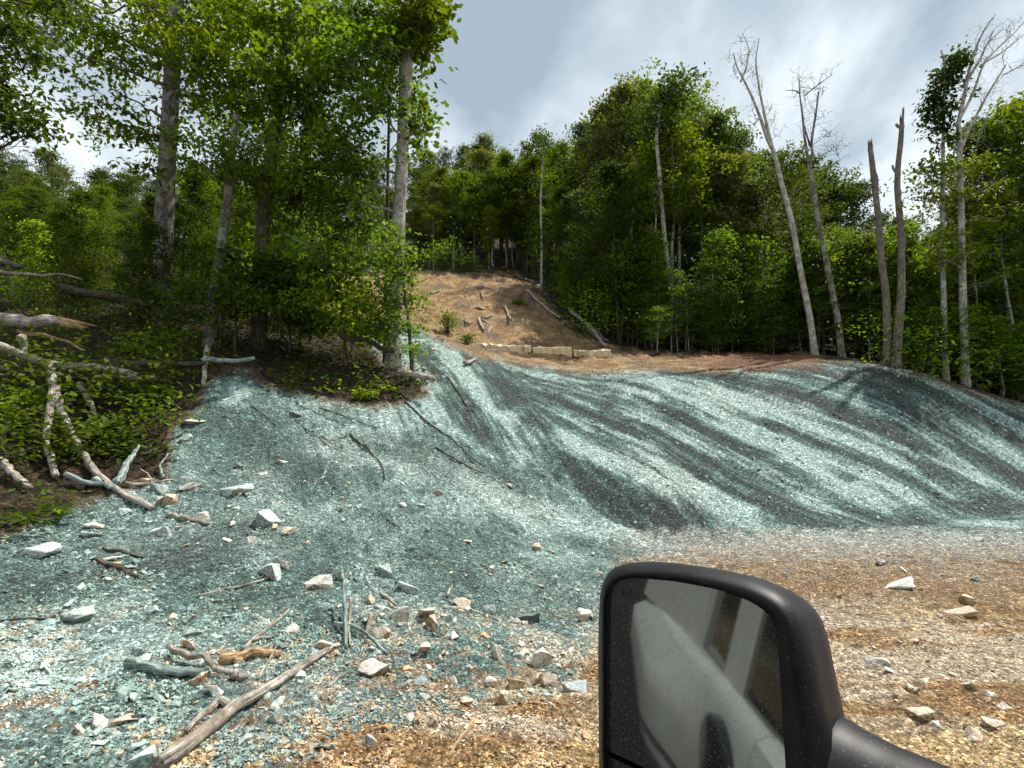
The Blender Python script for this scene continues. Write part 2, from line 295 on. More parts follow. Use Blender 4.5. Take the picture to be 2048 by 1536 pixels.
# ------------------------------------------------------------------ materials
def mat(name, rough=0.8, spec=0.3):
    m = bpy.data.materials.new(name); m.use_nodes = True; N, L, mk = nodes(m.node_tree)
    b = N['Principled BSDF']; b.inputs['Roughness'].default_value = rough; b.inputs['Specular IOR Level'].default_value = spec
    return m, N, L, mk, b
def bump(mk, h, st, dist, b, L):
    n = mk('ShaderNodeBump', inp={'Strength': st, 'Distance': dist, 'Height': h}); L.new(n.outputs[0], b.inputs['Normal'])
def m_ground():
    m, N, L, mk, b = mat('rubble_ground', .93, .2)
    at_ = mk('ShaderNodeAttribute', attribute_name='col'); g = mk('ShaderNodeNewGeometry'); pos = g.outputs['Position']
    v = mk('ShaderNodeTexVoronoi', inp={0: pos, 'Scale': 26.0, 'Randomness': 1.0})
    mp = mk('ShaderNodeMapping', inp={0: pos}); mp.inputs['Scale'].default_value = (1, 1, 2.2)
    v2 = mk('ShaderNodeTexVoronoi', inp={0: mp.outputs[0], 'Scale': 60.0})
    n = mk('ShaderNodeTexNoise', inp={0: mp.outputs[0], 'Scale': 38.0, 'Detail': 6.0, 'Roughness': .7})
    n2 = mk('ShaderNodeTexNoise', inp={0: mp.outputs[0], 'Scale': 9.0, 'Detail': 5.0, 'Roughness': .65})
    s1 = mk('ShaderNodeSeparateColor', inp={0: v.outputs['Color']}); s2 = mk('ShaderNodeSeparateColor', inp={0: v2.outputs['Color']})
    k1 = ramp(mk, s1.outputs[0], [(0.0, .62), (.55, .95), (.85, 1.25), (1, 1.9)])
    k2 = ramp(mk, s2.outputs[1], [(0.0, .5), (.5, .95), (.9, 1.35), (1, 2.0)])
    k3 = ramp(mk, n.outputs[0], [(0.34, .45), (.5, 1.0), (.68, 1.55)])
    k4 = ramp(mk, n2.outputs[0], [(0.3, .7), (.5, 1.0), (.7, 1.3)])
    c = mixc(mk, 1.0, at_.outputs['Color'], k1, 'MULTIPLY'); c = mixc(mk, 1.0, c, k2, 'MULTIPLY'); c = mixc(mk, 1.0, c, k3, 'MULTIPLY'); c = mixc(mk, 1.0, c, k4, 'MULTIPLY')
    L.new(c, b.inputs['Base Color'])
    a1 = mk('ShaderNodeMath', operation='MULTIPLY', inp={0: v.outputs['Distance'], 1: -.9}); a2 = mk('ShaderNodeMath', operation='ADD', inp={0: a1.outputs[0], 1: n.outputs[0]})
    a3 = mk('ShaderNodeMath', operation='ADD', inp={0: a2.outputs[0], 1: n2.outputs[0]})
    a4 = mk('ShaderNodeMath', operation='MULTIPLY_ADD', inp={0: v2.outputs['Distance'], 1: -.45, 2: a3.outputs[0]})
    bump(mk, a4.outputs[0], 1.0, .075, b, L); return m
def m_stone(name, tint=None, attr=True, dust=(.5, .52, .48)):
    m, N, L, mk, b = mat(name, .85, .3); g = mk('ShaderNodeTexCoord'); oi = mk('ShaderNodeObjectInfo')
    pg = mk('ShaderNodeNewGeometry'); n = mk('ShaderNodeTexNoise', inp={0: pg.outputs['Position'], 'Scale': 42.0, 'Detail': 6.0, 'Roughness': .7}); n3 = mk('ShaderNodeTexNoise', inp={0: pg.outputs['Position'], 'Scale': 9.0, 'Detail': 4.0})
    k = ramp(mk, n.outputs[0], [(.3, .5), (.5, 1.0), (.7, 1.35)])
    if attr: base = mk('ShaderNodeAttribute', attribute_name='col').outputs['Color']
    else: base = ramp(mk, n3.outputs[0], [(.35, tint[0]), (.52, tint[1]), (.66, tint[2])])
    c = mixc(mk, 1.0, base, k, 'MULTIPLY')
    if not attr:
        gn_ = mk('ShaderNodeNewGeometry'); sz = mk('ShaderNodeSeparateXYZ', inp={0: gn_.outputs['Normal']}); dn = mk('ShaderNodeMath', operation='MULTIPLY_ADD', inp={0: n3.outputs[0], 1: .9, 2: sz.outputs[2]})
        c = mixc(mk, ramp(mk, dn.outputs[0], [(.55, 0.0), (.95, .75)]), c, dust); c = mixc(mk, 1.0, c, k, 'MULTIPLY')
        rv = ramp(mk, oi.outputs['Random'], [(0, .75), (1, 1.15)]); c = mixc(mk, 1.0, c, rv, 'MULTIPLY')
    L.new(c, b.inputs['Base Color']); bump(mk, n.outputs[0], .5, .02, b, L); return m
def m_bark(name, a, c_, sc=(5, 60, 60), lich=None, rough=.9, scale=1.0):
    m, N, L, mk, b = mat(name, rough, .2); g = mk('ShaderNodeAttribute', attribute_name='grain'); mp = mk('ShaderNodeMapping', inp={0: g.outputs['Vector']}); mp.inputs['Scale'].default_value = sc; tc = mk('ShaderNodeTexCoord')
    n = mk('ShaderNodeTexNoise', inp={0: mp.outputs[0], 'Scale': scale, 'Detail': 5.0, 'Roughness': .65}); n2 = mk('ShaderNodeTexNoise', inp={0: tc.outputs['Object'], 'Scale': 3.5, 'Detail': 5.0, 'Roughness': .6}); n3 = mk('ShaderNodeTexNoise', inp={0: tc.outputs['Object'], 'Scale': 16.0, 'Detail': 4.0, 'Roughness': .7})
    c = ramp(mk, n.outputs[0], [(.36, a), (.60, c_)])
    if lich: c = mixc(mk, ramp(mk, n2.outputs[0], [(.48, 0.0), (.56, .85)]), c, lich)
    c = mixc(mk, 1.0, c, ramp(mk, n3.outputs[0], [(.35, .55), (.5, 1.0), (.68, 1.3)]), 'MULTIPLY')
    L.new(c, b.inputs['Base Color']); bump(mk, n.outputs[0], 1.0, .03, b, L); return m
def m_leaf(name, a, b_, tr=.45, spec=.15):
    m, N, L, mk, b = mat(name, .6, spec); at_ = mk('ShaderNodeAttribute', attribute_name='rnd'); g = mk('ShaderNodeTexCoord'); oi = mk('ShaderNodeObjectInfo')
    n = mk('ShaderNodeTexNoise', inp={0: g.outputs['Object'], 'Scale': .7, 'Detail': 2.0})
    f = mk('ShaderNodeMath', operation='ADD', inp={0: at_.outputs['Fac'], 1: n.outputs[0]}); f = mk('ShaderNodeMath', operation='MULTIPLY', inp={0: f.outputs[0], 1: .62})
    c = ramp(mk, f.outputs[0], [(.2, a), (.8, b_)]); rv = ramp(mk, oi.outputs['Random'], [(0, (.55, .62, .8)), (.5, (.95, 1., .9)), (1, (1.5, 1.3, .8))]); c = mixc(mk, 1.0, c, rv, 'MULTIPLY')
    L.new(c, b.inputs['Base Color']); t = mk('ShaderNodeBsdfTranslucent'); tcol = mixc(mk, 1.0, c, (1.9, 1.75, .55), 'MULTIPLY'); L.new(tcol, t.inputs[0])
    ms = mk('ShaderNodeMixShader', inp={0: tr}); L.new(b.outputs[0], ms.inputs[1]); L.new(t.outputs[0], ms.inputs[2]); L.new(ms.outputs[0], N['Material Output'].inputs[0]); return m
M = dict(ground=m_ground(), stone=m_stone('stone'),
 pale=m_stone('stone_pale', ((.50, .47, .40), (.40, .35, .27), (.36, .23, .11)), False, (.58, .585, .54)), tealst=m_stone('stone_teal', ((.20, .27, .25), (.34, .38, .35), (.28, .22, .15)), False, (.46, .53, .50)),
 orange=m_stone('stone_orange', ((.42, .34, .24), (.36, .24, .12), (.28, .15, .065)), False, (.58, .52, .42)), dark=m_stone('stone_dark', ((.05, .06, .055), (.12, .13, .12), (.2, .22, .2)), False, (.24, .27, .25)),
 ledge=m_stone('stone_ledge', ((.72, .52, .27), (.76, .62, .42), (.62, .42, .20)), False, (.78, .66, .46)),
 bark=m_bark('bark_grey', (.04, .034, .027), (.20, .175, .145), lich=(.30, .285, .25)), barkd=m_bark('bark_dark', (.022, .018, .014), (.13, .105, .08)),
 barkp=m_bark('bark_pale', (.16, .14, .11), (.42, .39, .33), lich=(.5, .48, .43)), dead=m_bark('dead_wood', (.05, .042, .034), (.27, .235, .19), lich=(.13, .11, .09)),
 log=m_bark('weathered_wood', (.14, .115, .09), (.56, .52, .45), (4, 70, 70), (.27, .22, .165)), split=m_bark('split_wood', (.25, .12, .05), (.66, .48, .28), (4, 80, 80)),
 tealwood=m_bark('green_dusted_wood', (.08, .10, .09), (.36, .44, .41), (4, 70, 70)),
 leaf=m_leaf('leaf_mid', (.018, .043, .004), (.095, .15, .009)), leafb=m_leaf('leaf_bright', (.04, .095, .008), (.13, .21, .012), .5), leafd=m_leaf('leaf_dark', (.012, .027, .004), (.060, .095, .009), .42),
 leafr=m_leaf('leaf_rust', (.06, .02, .01), (.13, .06, .02), .3), leafg=m_leaf('leaf_grey', (.04, .06, .03), (.11, .14, .07), .35))
# ------------------------------------------------------------------ ground sheet
def ground():
    ud = np.arange(-1.12, 1.1201, .00235); ext = [1.16, 1.22, 1.3, 1.4, 1.6, 1.9, 2.4, 3.2, 5, 9, 25]
    U = np.r_[[-e for e in reversed(ext)], ud, ext]
    yd = [1.3]
    while yd[-1] < 40: yd.append(yd[-1] * 1.0052)
    while yd[-1] < 300: yd.append(yd[-1] * 1.03)
    yb = [-200, -100, -60, -35, -20, -12, -8, -5, -3.5, -2.5, -1.6, -1, -.5, 0, .4, .8, 1.05]
    Y = np.r_[yb, yd]; wy = np.where(Y >= 1, Y, 1 + (1 - Y))
    X = U[None] * wy[:, None]; YY = np.broadcast_to(Y[:, None], X.shape)
    Z = ht(X, YY); c, *_ = gcol(X.ravel(), YY.ravel(), Z.ravel())
    h, w = X.shape; i = np.arange(h - 1)[:, None] * w + np.arange(w - 1)[None]
    Q = np.stack([i, i + 1, i + w + 1, i + w], -1).reshape(-1, 4)
    o = obj('ground', mesh('ground', np.stack([X, YY, Z], -1), Q, M['ground'], True, c)); tag(o, kind='structure')
ground()
# ------------------------------------------------------------------ stones
def hull(rng, n=16, ax=(1, .75, .45), box=.55, rough=False):
    bm = bmesh.new()
    for _ in range(n):
        v = rng.standard_normal(3); v /= np.linalg.norm(v); q = np.clip(v * 1.35, -1, 1); v = v * (1 - box) + q * box
        bm.verts.new(Vector(v * np.array(ax) * .5 * rng.uniform(.85, 1)))
    r = bmesh.ops.convex_hull(bm, input=bm.verts[:]); bmesh.ops.delete(bm, geom=[g for g in r['geom_interior'] if isinstance(g, bmesh.types.BMVert)], context='VERTS')
    bmesh.ops.triangulate(bm, faces=bm.faces[:])
    if rough:
        bmesh.ops.dissolve_limit(bm, angle_limit=.25, verts=bm.verts[:], edges=bm.edges[:]); bmesh.ops.bevel(bm, geom=bm.edges[:], offset=.02 * max(ax), segments=1, affect='EDGES'); bmesh.ops.triangulate(bm, faces=bm.faces[:])
        bmesh.ops.subdivide_edges(bm, edges=bm.edges[:], cuts=2, use_grid_fill=True); o3 = Vector(rng.uniform(0, 50, 3)); q = 1 / max(ax)
        for v in bm.verts: v.co += v.co.normalized() * max(ax) * (.05 * mnoise(v.co * q * 3 + o3) + .022 * mnoise(v.co * q * 9 + o3))
    bm.normal_update(); bmesh.ops.recalc_face_normals(bm, faces=bm.faces[:]); bm.verts.index_update(); bm.verts.ensure_lookup_table()
    V = np.array([v.co[:] for v in bm.verts]); T = np.array([[v.index for v in f.verts] for f in bm.faces]); bm.free(); return V, T
def rotm(rng, tilt=.5):
    a = rng.uniform(0, 6.283); M_ = Matrix.Rotation(a, 3, 'Z') @ Matrix.Rotation(rng.normal() * tilt, 3, 'X') @ Matrix.Rotation(rng.normal() * tilt, 3, 'Y'); return np.array(M_)
def gravel():
    rng = np.random.default_rng(5); hulls = [hull(rng, 9, (1, rng.uniform(.5, .8), rng.uniform(.22, .5)), .4) for _ in range(10)]
    n = 190000; px = rng.uniform(-60, 2110, n); py = 700 + 880 * rng.uniform(0, 1, n) ** .8
    d = ray(px, py); d = d / d[:, 1:2]; ts = np.exp(np.linspace(math.log(2), math.log(38), 150)); best = np.zeros(n); g0 = np.full(n, 1.0); done = np.zeros(n, bool)
    for k, t in enumerate(ts):
        P = CAM + d * t; g = P[:, 2] - z0(P[:, 0], P[:, 1]); new = (g < 0) & ~done; best[new] = t; done |= new
    ok = done; P = CAM + d[ok] * best[ok, None]; P[:, :2] += rng.normal(0, 1, (len(P), 2)) * .05 * best[ok, None] ** .5; x, y = P[:, 0], P[:, 1]; z = ht(x, y)
    col, teal, floor, br = gcol(x, y, z); pxx, pyy = topix(x, y, z)
    sparse = fbm(x * 1.3, y * 1.3, 3, 201) + .5 * gn(x * 4, y * 4, 205)
    dens = np.where(floor > .5, 0, np.where(br > .5, .28, .08 + .75 * ss(.05, .5, sparse + .25 * ss(1150, 1300, pyy) - .2 * ss(.3, .9, teal) * ss(1150, 1100, pyy)))); dens = np.where((y > 9) & (teal > .5), np.maximum(dens, .6), dens)
    dens = dens * np.where((pyy > 1060) & (teal < .4) & (pxx > 1180), .36, 1) * np.where(teal < .4, .8, 1)
    keep = rng.uniform(0, 1, len(x)) < dens; x, y, z, col, teal = x[keep], y[keep], z[keep], col[keep], teal[keep]
    n = len(x); s = .008 + .0022 * y * rng.exponential(.7, n) + .007 * rng.exponential(1, n); s = np.minimum(s, .07 + .003 * y); s = np.where((rng.uniform(0, 1, n) < .012) & (y < 8.5) & (teal + .4 > rng.uniform(0, 1, n)), s + rng.uniform(.03, .09, n), s)
    r = rng.uniform(0, 1, n)
    pale = np.array([.62, .60, .54]); orange = np.array([.48, .32, .17]); cc = col * rng.uniform(.55, 1.55, n)[:, None]
    low = ss(3.0, 4.2, 8 - y)
    cc = np.where((r < .34)[:, None], lerp(col, np.broadcast_to(pale, col.shape) * lerp(np.ones(3), np.array([.72, .88, .85]), teal), rng.uniform(.2, .8, n)), cc)
    cc = np.where((r > 1 - .05 - .16 * low * ss(350, 800, pxx[keep]))[:, None] & (y < 9)[:, None], orange * rng.uniform(.6, 1.3, n)[:, None], cc)
    VV = []; TT = []; CC = []; b = 0; e = .05
    nx = -(ht(x + e, y, False) - ht(x - e, y, False)) / (2 * e); ny = -(ht(x, y + e, False) - ht(x, y - e, False)) / (2 * e)
    for i in range(n):
        V, T = hulls[i % 10]; Rm = rotm(rng, .35); V = (V * s[i]) @ Rm.T; V[:, 2] += V[:, 0] * -nx[i] + V[:, 1] * -ny[i]
        VV.append(V + (x[i], y[i], z[i] + s[i] * .08)); TT.append(T + b); CC.append(np.repeat(cc[i:i + 1], len(V), 0)); b += len(V)
    o = obj('gravel', mesh('gravel', np.vstack(VV), np.vstack(TT), M['stone'], False, np.clip(np.vstack(CC), 0, .8)))
    tag(o, 'loose angular shale gravel strewn over the bare ground', 'gravel', kind='stuff')
gravel()
RNG = np.random.default_rng(77)
def rock(px, py, w, h, mt, label, group=None, rot=None, fl=None, seed=None, sink=.42):
    P = hit(px, py + h * .3); Y = np.linalg.norm(P - CAM); k = Y / F; rng = np.random.default_rng(abs(int(px * 7 + py * 13)))
    asp = h / w; V, T = hull(rng, int(rng.integers(9, 14)), (w * k * 1.02, w * k * rng.uniform(.6, .9), h * k * (1.2 if fl is None else fl)), .75, True)
    a = math.radians(rot if rot is not None else rng.uniform(-14, 14)); c_, s_ = math.cos(a), math.sin(a)
    V = V @ np.array(Matrix.Rotation(rng.uniform(-.3, .3), 3, 'Z')).T; V = V @ np.array([[c_, 0, -s_], [0, 1, 0], [s_, 0, c_]]).T
    o = obj('rock', mesh('rock', V, T, M[mt], False)); o.location = (P[0], P[1] + w * k * .2, ht(P[0], P[1] + w * k * .2) + h * k * (.5 - sink))
    tag(o, label, 'rock', group); return o
ROCKS = [
 (635,1168,58,32,'pale','large pale flat rock on the teal slope left of the stick pile'),(532,1150,46,32,'tealst','pale rounded slab just left of the large pale flat rock'),
 (568,1130,26,20,'pale','small squarish pale stone above the rounded slab'),(745,1343,58,42,'pale','big white faceted rock with an orange underside, right of the long grey log'),
 (655,1288,56,26,'orange','long orange and white rock touching the upper end of the long grey log'),(803,1232,44,32,'pale','white rock with a dark shaded end, right of the crossed sticks'),
 (860,1252,46,34,'orange','yellowish angular rock right of the white rock with the dark end'),(757,1268,44,24,'orange','tan rock with a flat top beside the crossed sticks'),
 (895,1238,26,24,'tealst','grey green stone right of the yellowish angular rock'),(995,1310,26,42,'pale','upright pale egg-shaped rock left of the brown block cluster'),
 (1034,1305,16,28,'tealst','narrow upright grey stone right of the upright egg-shaped rock'),(1088,1322,58,36,'pale','large white broken block at the head of the brown block cluster'),
 (1033,1366,36,32,'orange','brown rock at the left of the block cluster, shadow on its left'),(1070,1358,34,36,'orange','middle brown wedge rock of the block cluster'),
 (1098,1366,32,32,'orange','right brown wedge rock of the block cluster'),(1148,1372,52,36,'tealst','white ribbed triangular rock beside the mirror'),
 (1135,1330,34,20,'orange','flat tan rock behind the white ribbed triangular rock'),(980,1365,22,28,'pale','white pointed rock standing left of the block cluster'),
 (1005,1395,24,34,'orange','tall brown rock standing below the block cluster'),(842,1365,30,22,'tealst','greenish rock right of the big white faceted rock'),
 (812,1372,16,14,'orange','small brown stone left of the greenish rock'),(905,1358,20,18,'orange','small tan stone midway between the white rock and the block cluster'),
 (933,1408,26,16,'orange','long brown stone on the smooth teal patch'),(866,1447,16,20,'orange','small dark sided brown stone lower on the teal patch'),
 (1095,1392,24,16,'tealst','low grey stone below the block cluster'),(1058,1238,44,22,'dark','dark wedge-shaped rock poking out of the rubble above the block cluster'),
 (978,1222,28,26,'tealst','upright white rock left of the dark wedge-shaped rock'),(1125,1250,20,12,'dark','small dark stone left of the mirror top'),
 (1168,1232,30,24,'pale','pointed white rock tight beside the mirror left edge'),(1108,1160,16,26,'tealst','slim white rock above the mirror corner'),
 (1195,1150,22,12,'pale','white chip above the mirror top edge'),(818,1178,52,26,'tealst','broad half-buried pale rock near the middle of the slope'),
 (772,1142,36,28,'tealst','round pale rock with an orange foot above the broad half-buried rock'),(738,1196,22,28,'orange','tan upright rock left of the broad half-buried rock'),
 (760,1216,24,16,'tealst','greyish rock under the tan upright rock'),(680,1152,20,26,'tealst','teal dusted rock right of the large pale flat rock'),
 (768,1172,18,12,'dark','dark topped stone below the round pale rock'),(700,1245,12,12,'orange','little stone by the crossed sticks'),
 (155,1234,54,26,'tealst','elongated pale rock on the dark left slope'),(375,1292,38,22,'orange','orange rock dusted with green on the left slope'),
 (274,1300,30,32,'tealst','speckled grey rock left of the orange dusted rock'),(380,1270,30,14,'tealst','flat green dusted stone above the orange dusted rock'),
 (578,1262,30,20,'pale','white triangular rock right of the orange streaked sticks'),(300,1222,22,14,'tealst','dull stone upslope of the speckled grey rock'),
 (395,1366,40,22,'orange','pale orange rock under the bent stick'),(424,1386,30,22,'pale','white flat rock below the pale orange rock'),
 (235,1368,12,28,'tealst','narrow teal stone standing on the lower left slope'),(196,1438,26,36,'pale','pale upright slab near the bottom left'),
 (235,1445,46,16,'orange','long tan rock right of the pale upright slab'),(155,1460,14,20,'orange','small tan stone left of the pale upright slab'),
 (275,1524,44,34,'tealst','grey rock at the bottom edge left of the log foot'),(505,1440,16,36,'orange','brown and white splinter rock right of the log'),
 (540,1437,36,44,'tealst','big teal dusted rock right of the brown splinter rock'),(620,1420,22,12,'tealst','small teal rock below the big log'),
 (648,1490,36,20,'tealst','white rock at the lower middle edge of the teal cover'),(735,1488,28,22,'tealst','pale rock alone on the orange dirt margin'),
 (205,1122,42,8,'pale','thin pale slab casting a black shadow on the left slope'),(180,1070,46,18,'tealst','wide pale slab below the left bank plants'),
 (183,1056,32,7,'pale','thin plate stacked on the wide pale slab'),(500,1086,20,18,'pale','bright little triangular stone below the grey boulder'),
 (505,1070,28,12,'tealst','flat stone lying against the grey boulder'),(515,1035,64,44,'tealst','large smooth grey green boulder set in the left slope'),
 (460,990,80,18,'tealst','broad pale ledge of rock beside the grey boulder'),(60,1105,60,18,'tealst','low rounded rock at the left edge of the slope'),
 (402,1036,30,20,'pale','pale block right of the lying branch foot'),(238,1028,32,14,'tealst','pale slab at the foot of the forked branch'),
 (330,1005,32,22,'orange','brown rock below the branch tangle'),(310,980,36,16,'tealst','elongated grey rock among the branch tangle'),
 (375,975,36,16,'pale','white triangular rock right of the branch tangle'),(358,962,18,14,'tealst','small teal block above the white triangular rock'),
 (188,968,28,20,'tealst','squarish rock behind the forked branch foot'),(364,875,26,18,'tealst','pale rock at the top of the left scree'),
 (385,846,40,12,'pale','long pale stone near the top of the left scree'),(285,962,24,18,'orange','dark faced stone beside the flat wooden splinter'),
 (290,1040,20,14,'tealst','small pale stone below the pale slab'),(315,1068,34,22,'tealst','green dusted block in the upper left scree'),
 (475,935,24,12,'dark','dark overhung stone on the smooth teal slope'),(522,944,20,14,'pale','pale stone right of the dark overhung stone'),
 (560,926,22,10,'pale','flat pale stone further right of the dark overhung stone'),(876,985,24,16,'pale','white stone alone on the central slope'),
 (805,1008,16,12,'pale','little white stone left of the white central stone'),(838,1012,22,12,'tealst','flat white stone just below the white central stone'),
 (1020,972,22,10,'pale','white stone near the gully edge'),(700,1012,10,12,'pale','small pale stone mid left slope'),
 (588,828,30,12,'dark','dark flat rock below the bank edge'),(868,700,18,8,'pale','white chip high on the teal spur'),
 (1800,1172,60,16,'pale','wide low white rock on the brown dirt right of the mirror'),(1938,1202,24,22,'orange','brown clod standing on the dirt at the right'),
 (1932,1228,46,16,'orange','larger brown clod in front of the standing brown clod'),(1758,1330,40,12,'pale','pale flat stone half sunk in the dirt'),
 (1888,1345,26,16,'pale','white triangular stone on the dirt at the right'),(1948,1372,28,16,'orange','tan stone right of the white triangular stone'),
 (1950,1475,34,28,'orange','brown faceted rock near the right bottom corner'),(1848,1432,38,20,'orange','long tan rock above the mirror arm'),
 (1878,1456,18,10,'pale','small flat stone below the long tan rock'),(1990,1450,30,16,'orange','ragged stone left of the right edge'),
 (1990,1392,24,12,'pale','light chip near the right edge'),(2015,1415,22,12,'pale','second light chip closest to the right edge'),
 (1765,1128,14,9,'pale','white chip on the brown dirt behind the mirror'),(1965,1080,20,9,'pale','white flake on the grey strip at the right'),
 (1955,1160,20,8,'dark','dark edged flake on the brown dirt at the right'),(1575,1152,12,8,'pale','white chip right above the mirror shoulder'),
 (960,618,26,8,'orange','tan stone high on the brown slope'),(933,592,12,9,'pale','white stone on the upper brown slope'),(1040,640,18,8,'pale','white stone in the middle of the brown slope'),
 (1000,560,26,10,'orange','brown stone on the rim of the brown slope'),(1078,572,16,14,'orange','clod at the right end of the brown rim')]
for r_ in ROCKS: rock(*r_)
def small_rocks():
    rng = np.random.default_rng(9); n = 0
    zonesl = [((20, 1120, 620, 1530), 50, 'tealst', 'fist-sized green dusted stone loose on the lower left slope', 'small stones on the lower left slope'),
              ((640, 1200, 1190, 1400), 62, 'pale', 'fist-sized pale stone in the rubble left of the mirror', 'small stones in the rubble left of the mirror'),
              ((300, 960, 700, 1110), 24, 'pale', 'fist-sized pale stone in the scree below the left bank', 'small stones below the left bank'),
              ((1500, 1110, 2040, 1400), 25, 'orange', 'small tan stone loose on the dirt right of the mirror', 'small stones on the dirt right of the mirror'),
              ((880, 1080, 1190, 1200), 20, 'orange', 'small brown stone in the rubble above the mirror corner', 'small stones above the mirror corner')]
    for (a, b, c, d), k, mt, lab, grp in zonesl:
        protos = []
        for _ in range(6): V, T = hull(rng, 14, (1, rng.uniform(.55, .9), rng.uniform(.35, .7)), .5); protos.append((mesh('rock', V, T, M[mt], False), mesh('rock', V, T, M['orange' if mt != 'orange' else 'pale'], False)))
        for i in range(k):
            px, py = rng.uniform(a, c), rng.uniform(b, d)
            if 1190 < px < 1700 and py > 1110: continue
            P = hit(px, py); w = (8 + 9 * rng.exponential(.6)) * np.linalg.norm(P - CAM) / F
            o = obj('rock', protos[i % 6][int(rng.uniform() < .35)]); o.location = (P[0], P[1], ht(P[0], P[1]) + w * .12); o.scale = (w, w, w); o.rotation_euler = (rng.normal() * .4, rng.normal() * .4, rng.uniform(0, 6.28))
            tag(o, lab, 'rock', grp)
small_rocks()
def ledge():
    xs = [(942, 992, 684, 700), (995, 1062, 686, 706), (1066, 1143, 691, 706), (1148, 1222, 698, 708)]
    lab = ['leftmost yellow slab of the rock ledge across the brown slope', 'second yellow slab from the left in the rock ledge', 'third slab of the rock ledge, thin and bright', 'rightmost low slab of the rock ledge sinking into brown dirt']
    rng = np.random.default_rng(3)
    for (a, b, t, bt), l in zip(xs, lab):
        YL = hit(1110, 708)[1]; P0, P1 = at(a, bt, YL), at(b, bt, YL); c = (P0 + P1) / 2; ln = np.linalg.norm(P1 - P0); hgt = (bt - t) * c[1] / F * .8
        bm = bmesh.new(); nseg = 12
        for i in range(nseg + 1):
            for (yy, zz) in ((-.5, -.8), (-.5, .85), (-.4, 1.0), (.9, 1.05), (.9, -.8)):
                j = rng.normal() * .03
                bm.verts.new(((i / nseg - .5) * ln, yy * .7 + j * 1.5, hgt * zz + (j if zz > 0 else 0) ))
        bm.verts.ensure_lookup_table()
        for i in range(nseg):
            for k in range(5):
                k2 = (k + 1) % 5; bm.faces.new([bm.verts[i * 5 + k], bm.verts[i * 5 + k2], bm.verts[i * 5 + 5 + k2], bm.verts[i * 5 + 5 + k]])
        bm.faces.new([bm.verts[k] for k in range(5)]); bm.faces.new([bm.verts[nseg * 5 + k] for k in reversed(range(5))])
        bmesh.ops.recalc_face_normals(bm, faces=bm.faces[:]); me = bpy.data.meshes.new('rock_slab'); bm.to_mesh(me); bm.free(); me.materials.append(M['ledge'])
        o = obj('rock_slab', me); o.location = (c[0], c[1] + .3, c[2] + .0); o.rotation_euler = (0, 0, math.atan2(P1[1] - P0[1], P1[0] - P0[0])); tag(o, l, 'rock slab', 'slabs of the yellow rock ledge')
ledge()
# ------------------------------------------------------------------ wood lying about
def stick(pts, wpx, mt, label, name='dead_branch', cat='branch', group=None, lift=.4, wend=None, n=8, off=None, side=None, jag=.05, depth=None):
    W_ = [hit(a, b) if depth is None else at(a, b, depth) for a, b in pts]; P = np.array(W_); m = max(8, len(pts) * 4); P = resample(P, m); rng = np.random.default_rng(abs(int(pts[0][0] * 3 + pts[0][1])))
    d = np.linalg.norm(P - CAM, axis=1).mean(); r0 = wpx * d / F / 2; r1 = (wend if wend is not None else wpx * .6) * d / F / 2
    rad = np.linspace(r0, r1, m)
    if depth is None:
        g = ht(P[:, 0], P[:, 1]); base = np.maximum(g, _smooth(g, 2)); P[:, 2] = np.maximum(base, g) + rad * lift
    if off is not None: P[:, 2] += np.interp(np.linspace(0, 1, m), np.linspace(0, 1, len(off)), off)
    P = P + rng.normal(0, 1, P.shape) * rad[:, None] * .18; o0 = P[0].copy(); mb = MB().tube(P - o0, rad, n, jag=jag, rng=rng)
    for pts2, w2 in (side or []):
        Q = np.array([hit(a, b) if depth is None else at(a, b, depth) for a, b in pts2]); Q = resample(Q, 10)
        if depth is None: Q[:, 2] = ht(Q[:, 0], Q[:, 1]) + .015
        Q[0] = P[np.argmin(np.linalg.norm(P - Q[0], axis=1))]; rr = w2 * d / F / 2; mb.tube(Q - o0, np.linspace(rr, rr * .5, 10), 6, jag=jag, rng=rng)
    o = obj(name, mb.mesh(name, M[mt])); o.location = o0; tag(o, label, cat, group); return o
def log_at(pts, wpx, mt, label, **k): return stick(pts, wpx, mt, label, name=k.pop('name', 'log'), cat='log', n=14, **k)
log_at([(318,1545),(420,1468),(540,1388),(655,1303)], 21, 'log', 'long straight weathered grey log at the bottom left of centre', wend=11, lift=1.1, side=[([(470,1425),(440,1400),(405,1432),(372,1475)], 15)])
log_at([(440,1325),(500,1318),(560,1312)], 18, 'split', 'short splintered orange and white log chunk above the long grey log', wend=12, jag=.2, lift=.9)
log_at([(255,1342),(330,1348),(405,1350)], 16, 'tealwood', 'flat green dusted plank of wood under the bent stick', wend=12, lift=1.0)
stick([(342,1315),(365,1330),(408,1330),(425,1352),(468,1362)], 11, 'log', 'knobbly bent stick lying over the green dusted plank', wend=9, lift=2.5, side=[([(468,1358),(495,1362)], 16)])
stick([(395,1192),(450,1182),(500,1172),(540,1155)], 6, 'log', 'thin pale stick pointing at the rounded slab')
stick([(485,1305),(530,1262),(578,1220)], 7, 'log', 'pale stick above the splintered chunk, rising right', side=[([(500,1290),(560,1275)], 5)])
stick([(515,1360),(535,1335),(555,1308)], 5, 'log', 'thin twig standing across the splintered chunk', off=(0, .03, .08))
stick([(688,1220),(690,1260),(692,1300)], 8, 'tealwood', 'dark upright stick of the crossed pile', off=(.22, .1, 0))
stick([(700,1235),(697,1270),(700,1295)], 6, 'log', 'pale upright stick beside the dark upright stick', off=(.15, .07, 0))
stick([(665,1262),(720,1272),(775,1308)], 8, 'tealwood', 'dark stick lying through the crossed pile', off=(.06, .06, 0))
stick([(742,1245),(730,1275),(722,1290)], 8, 'log', 'short bent piece leaning on the crossed pile', off=(.06, .03, 0))
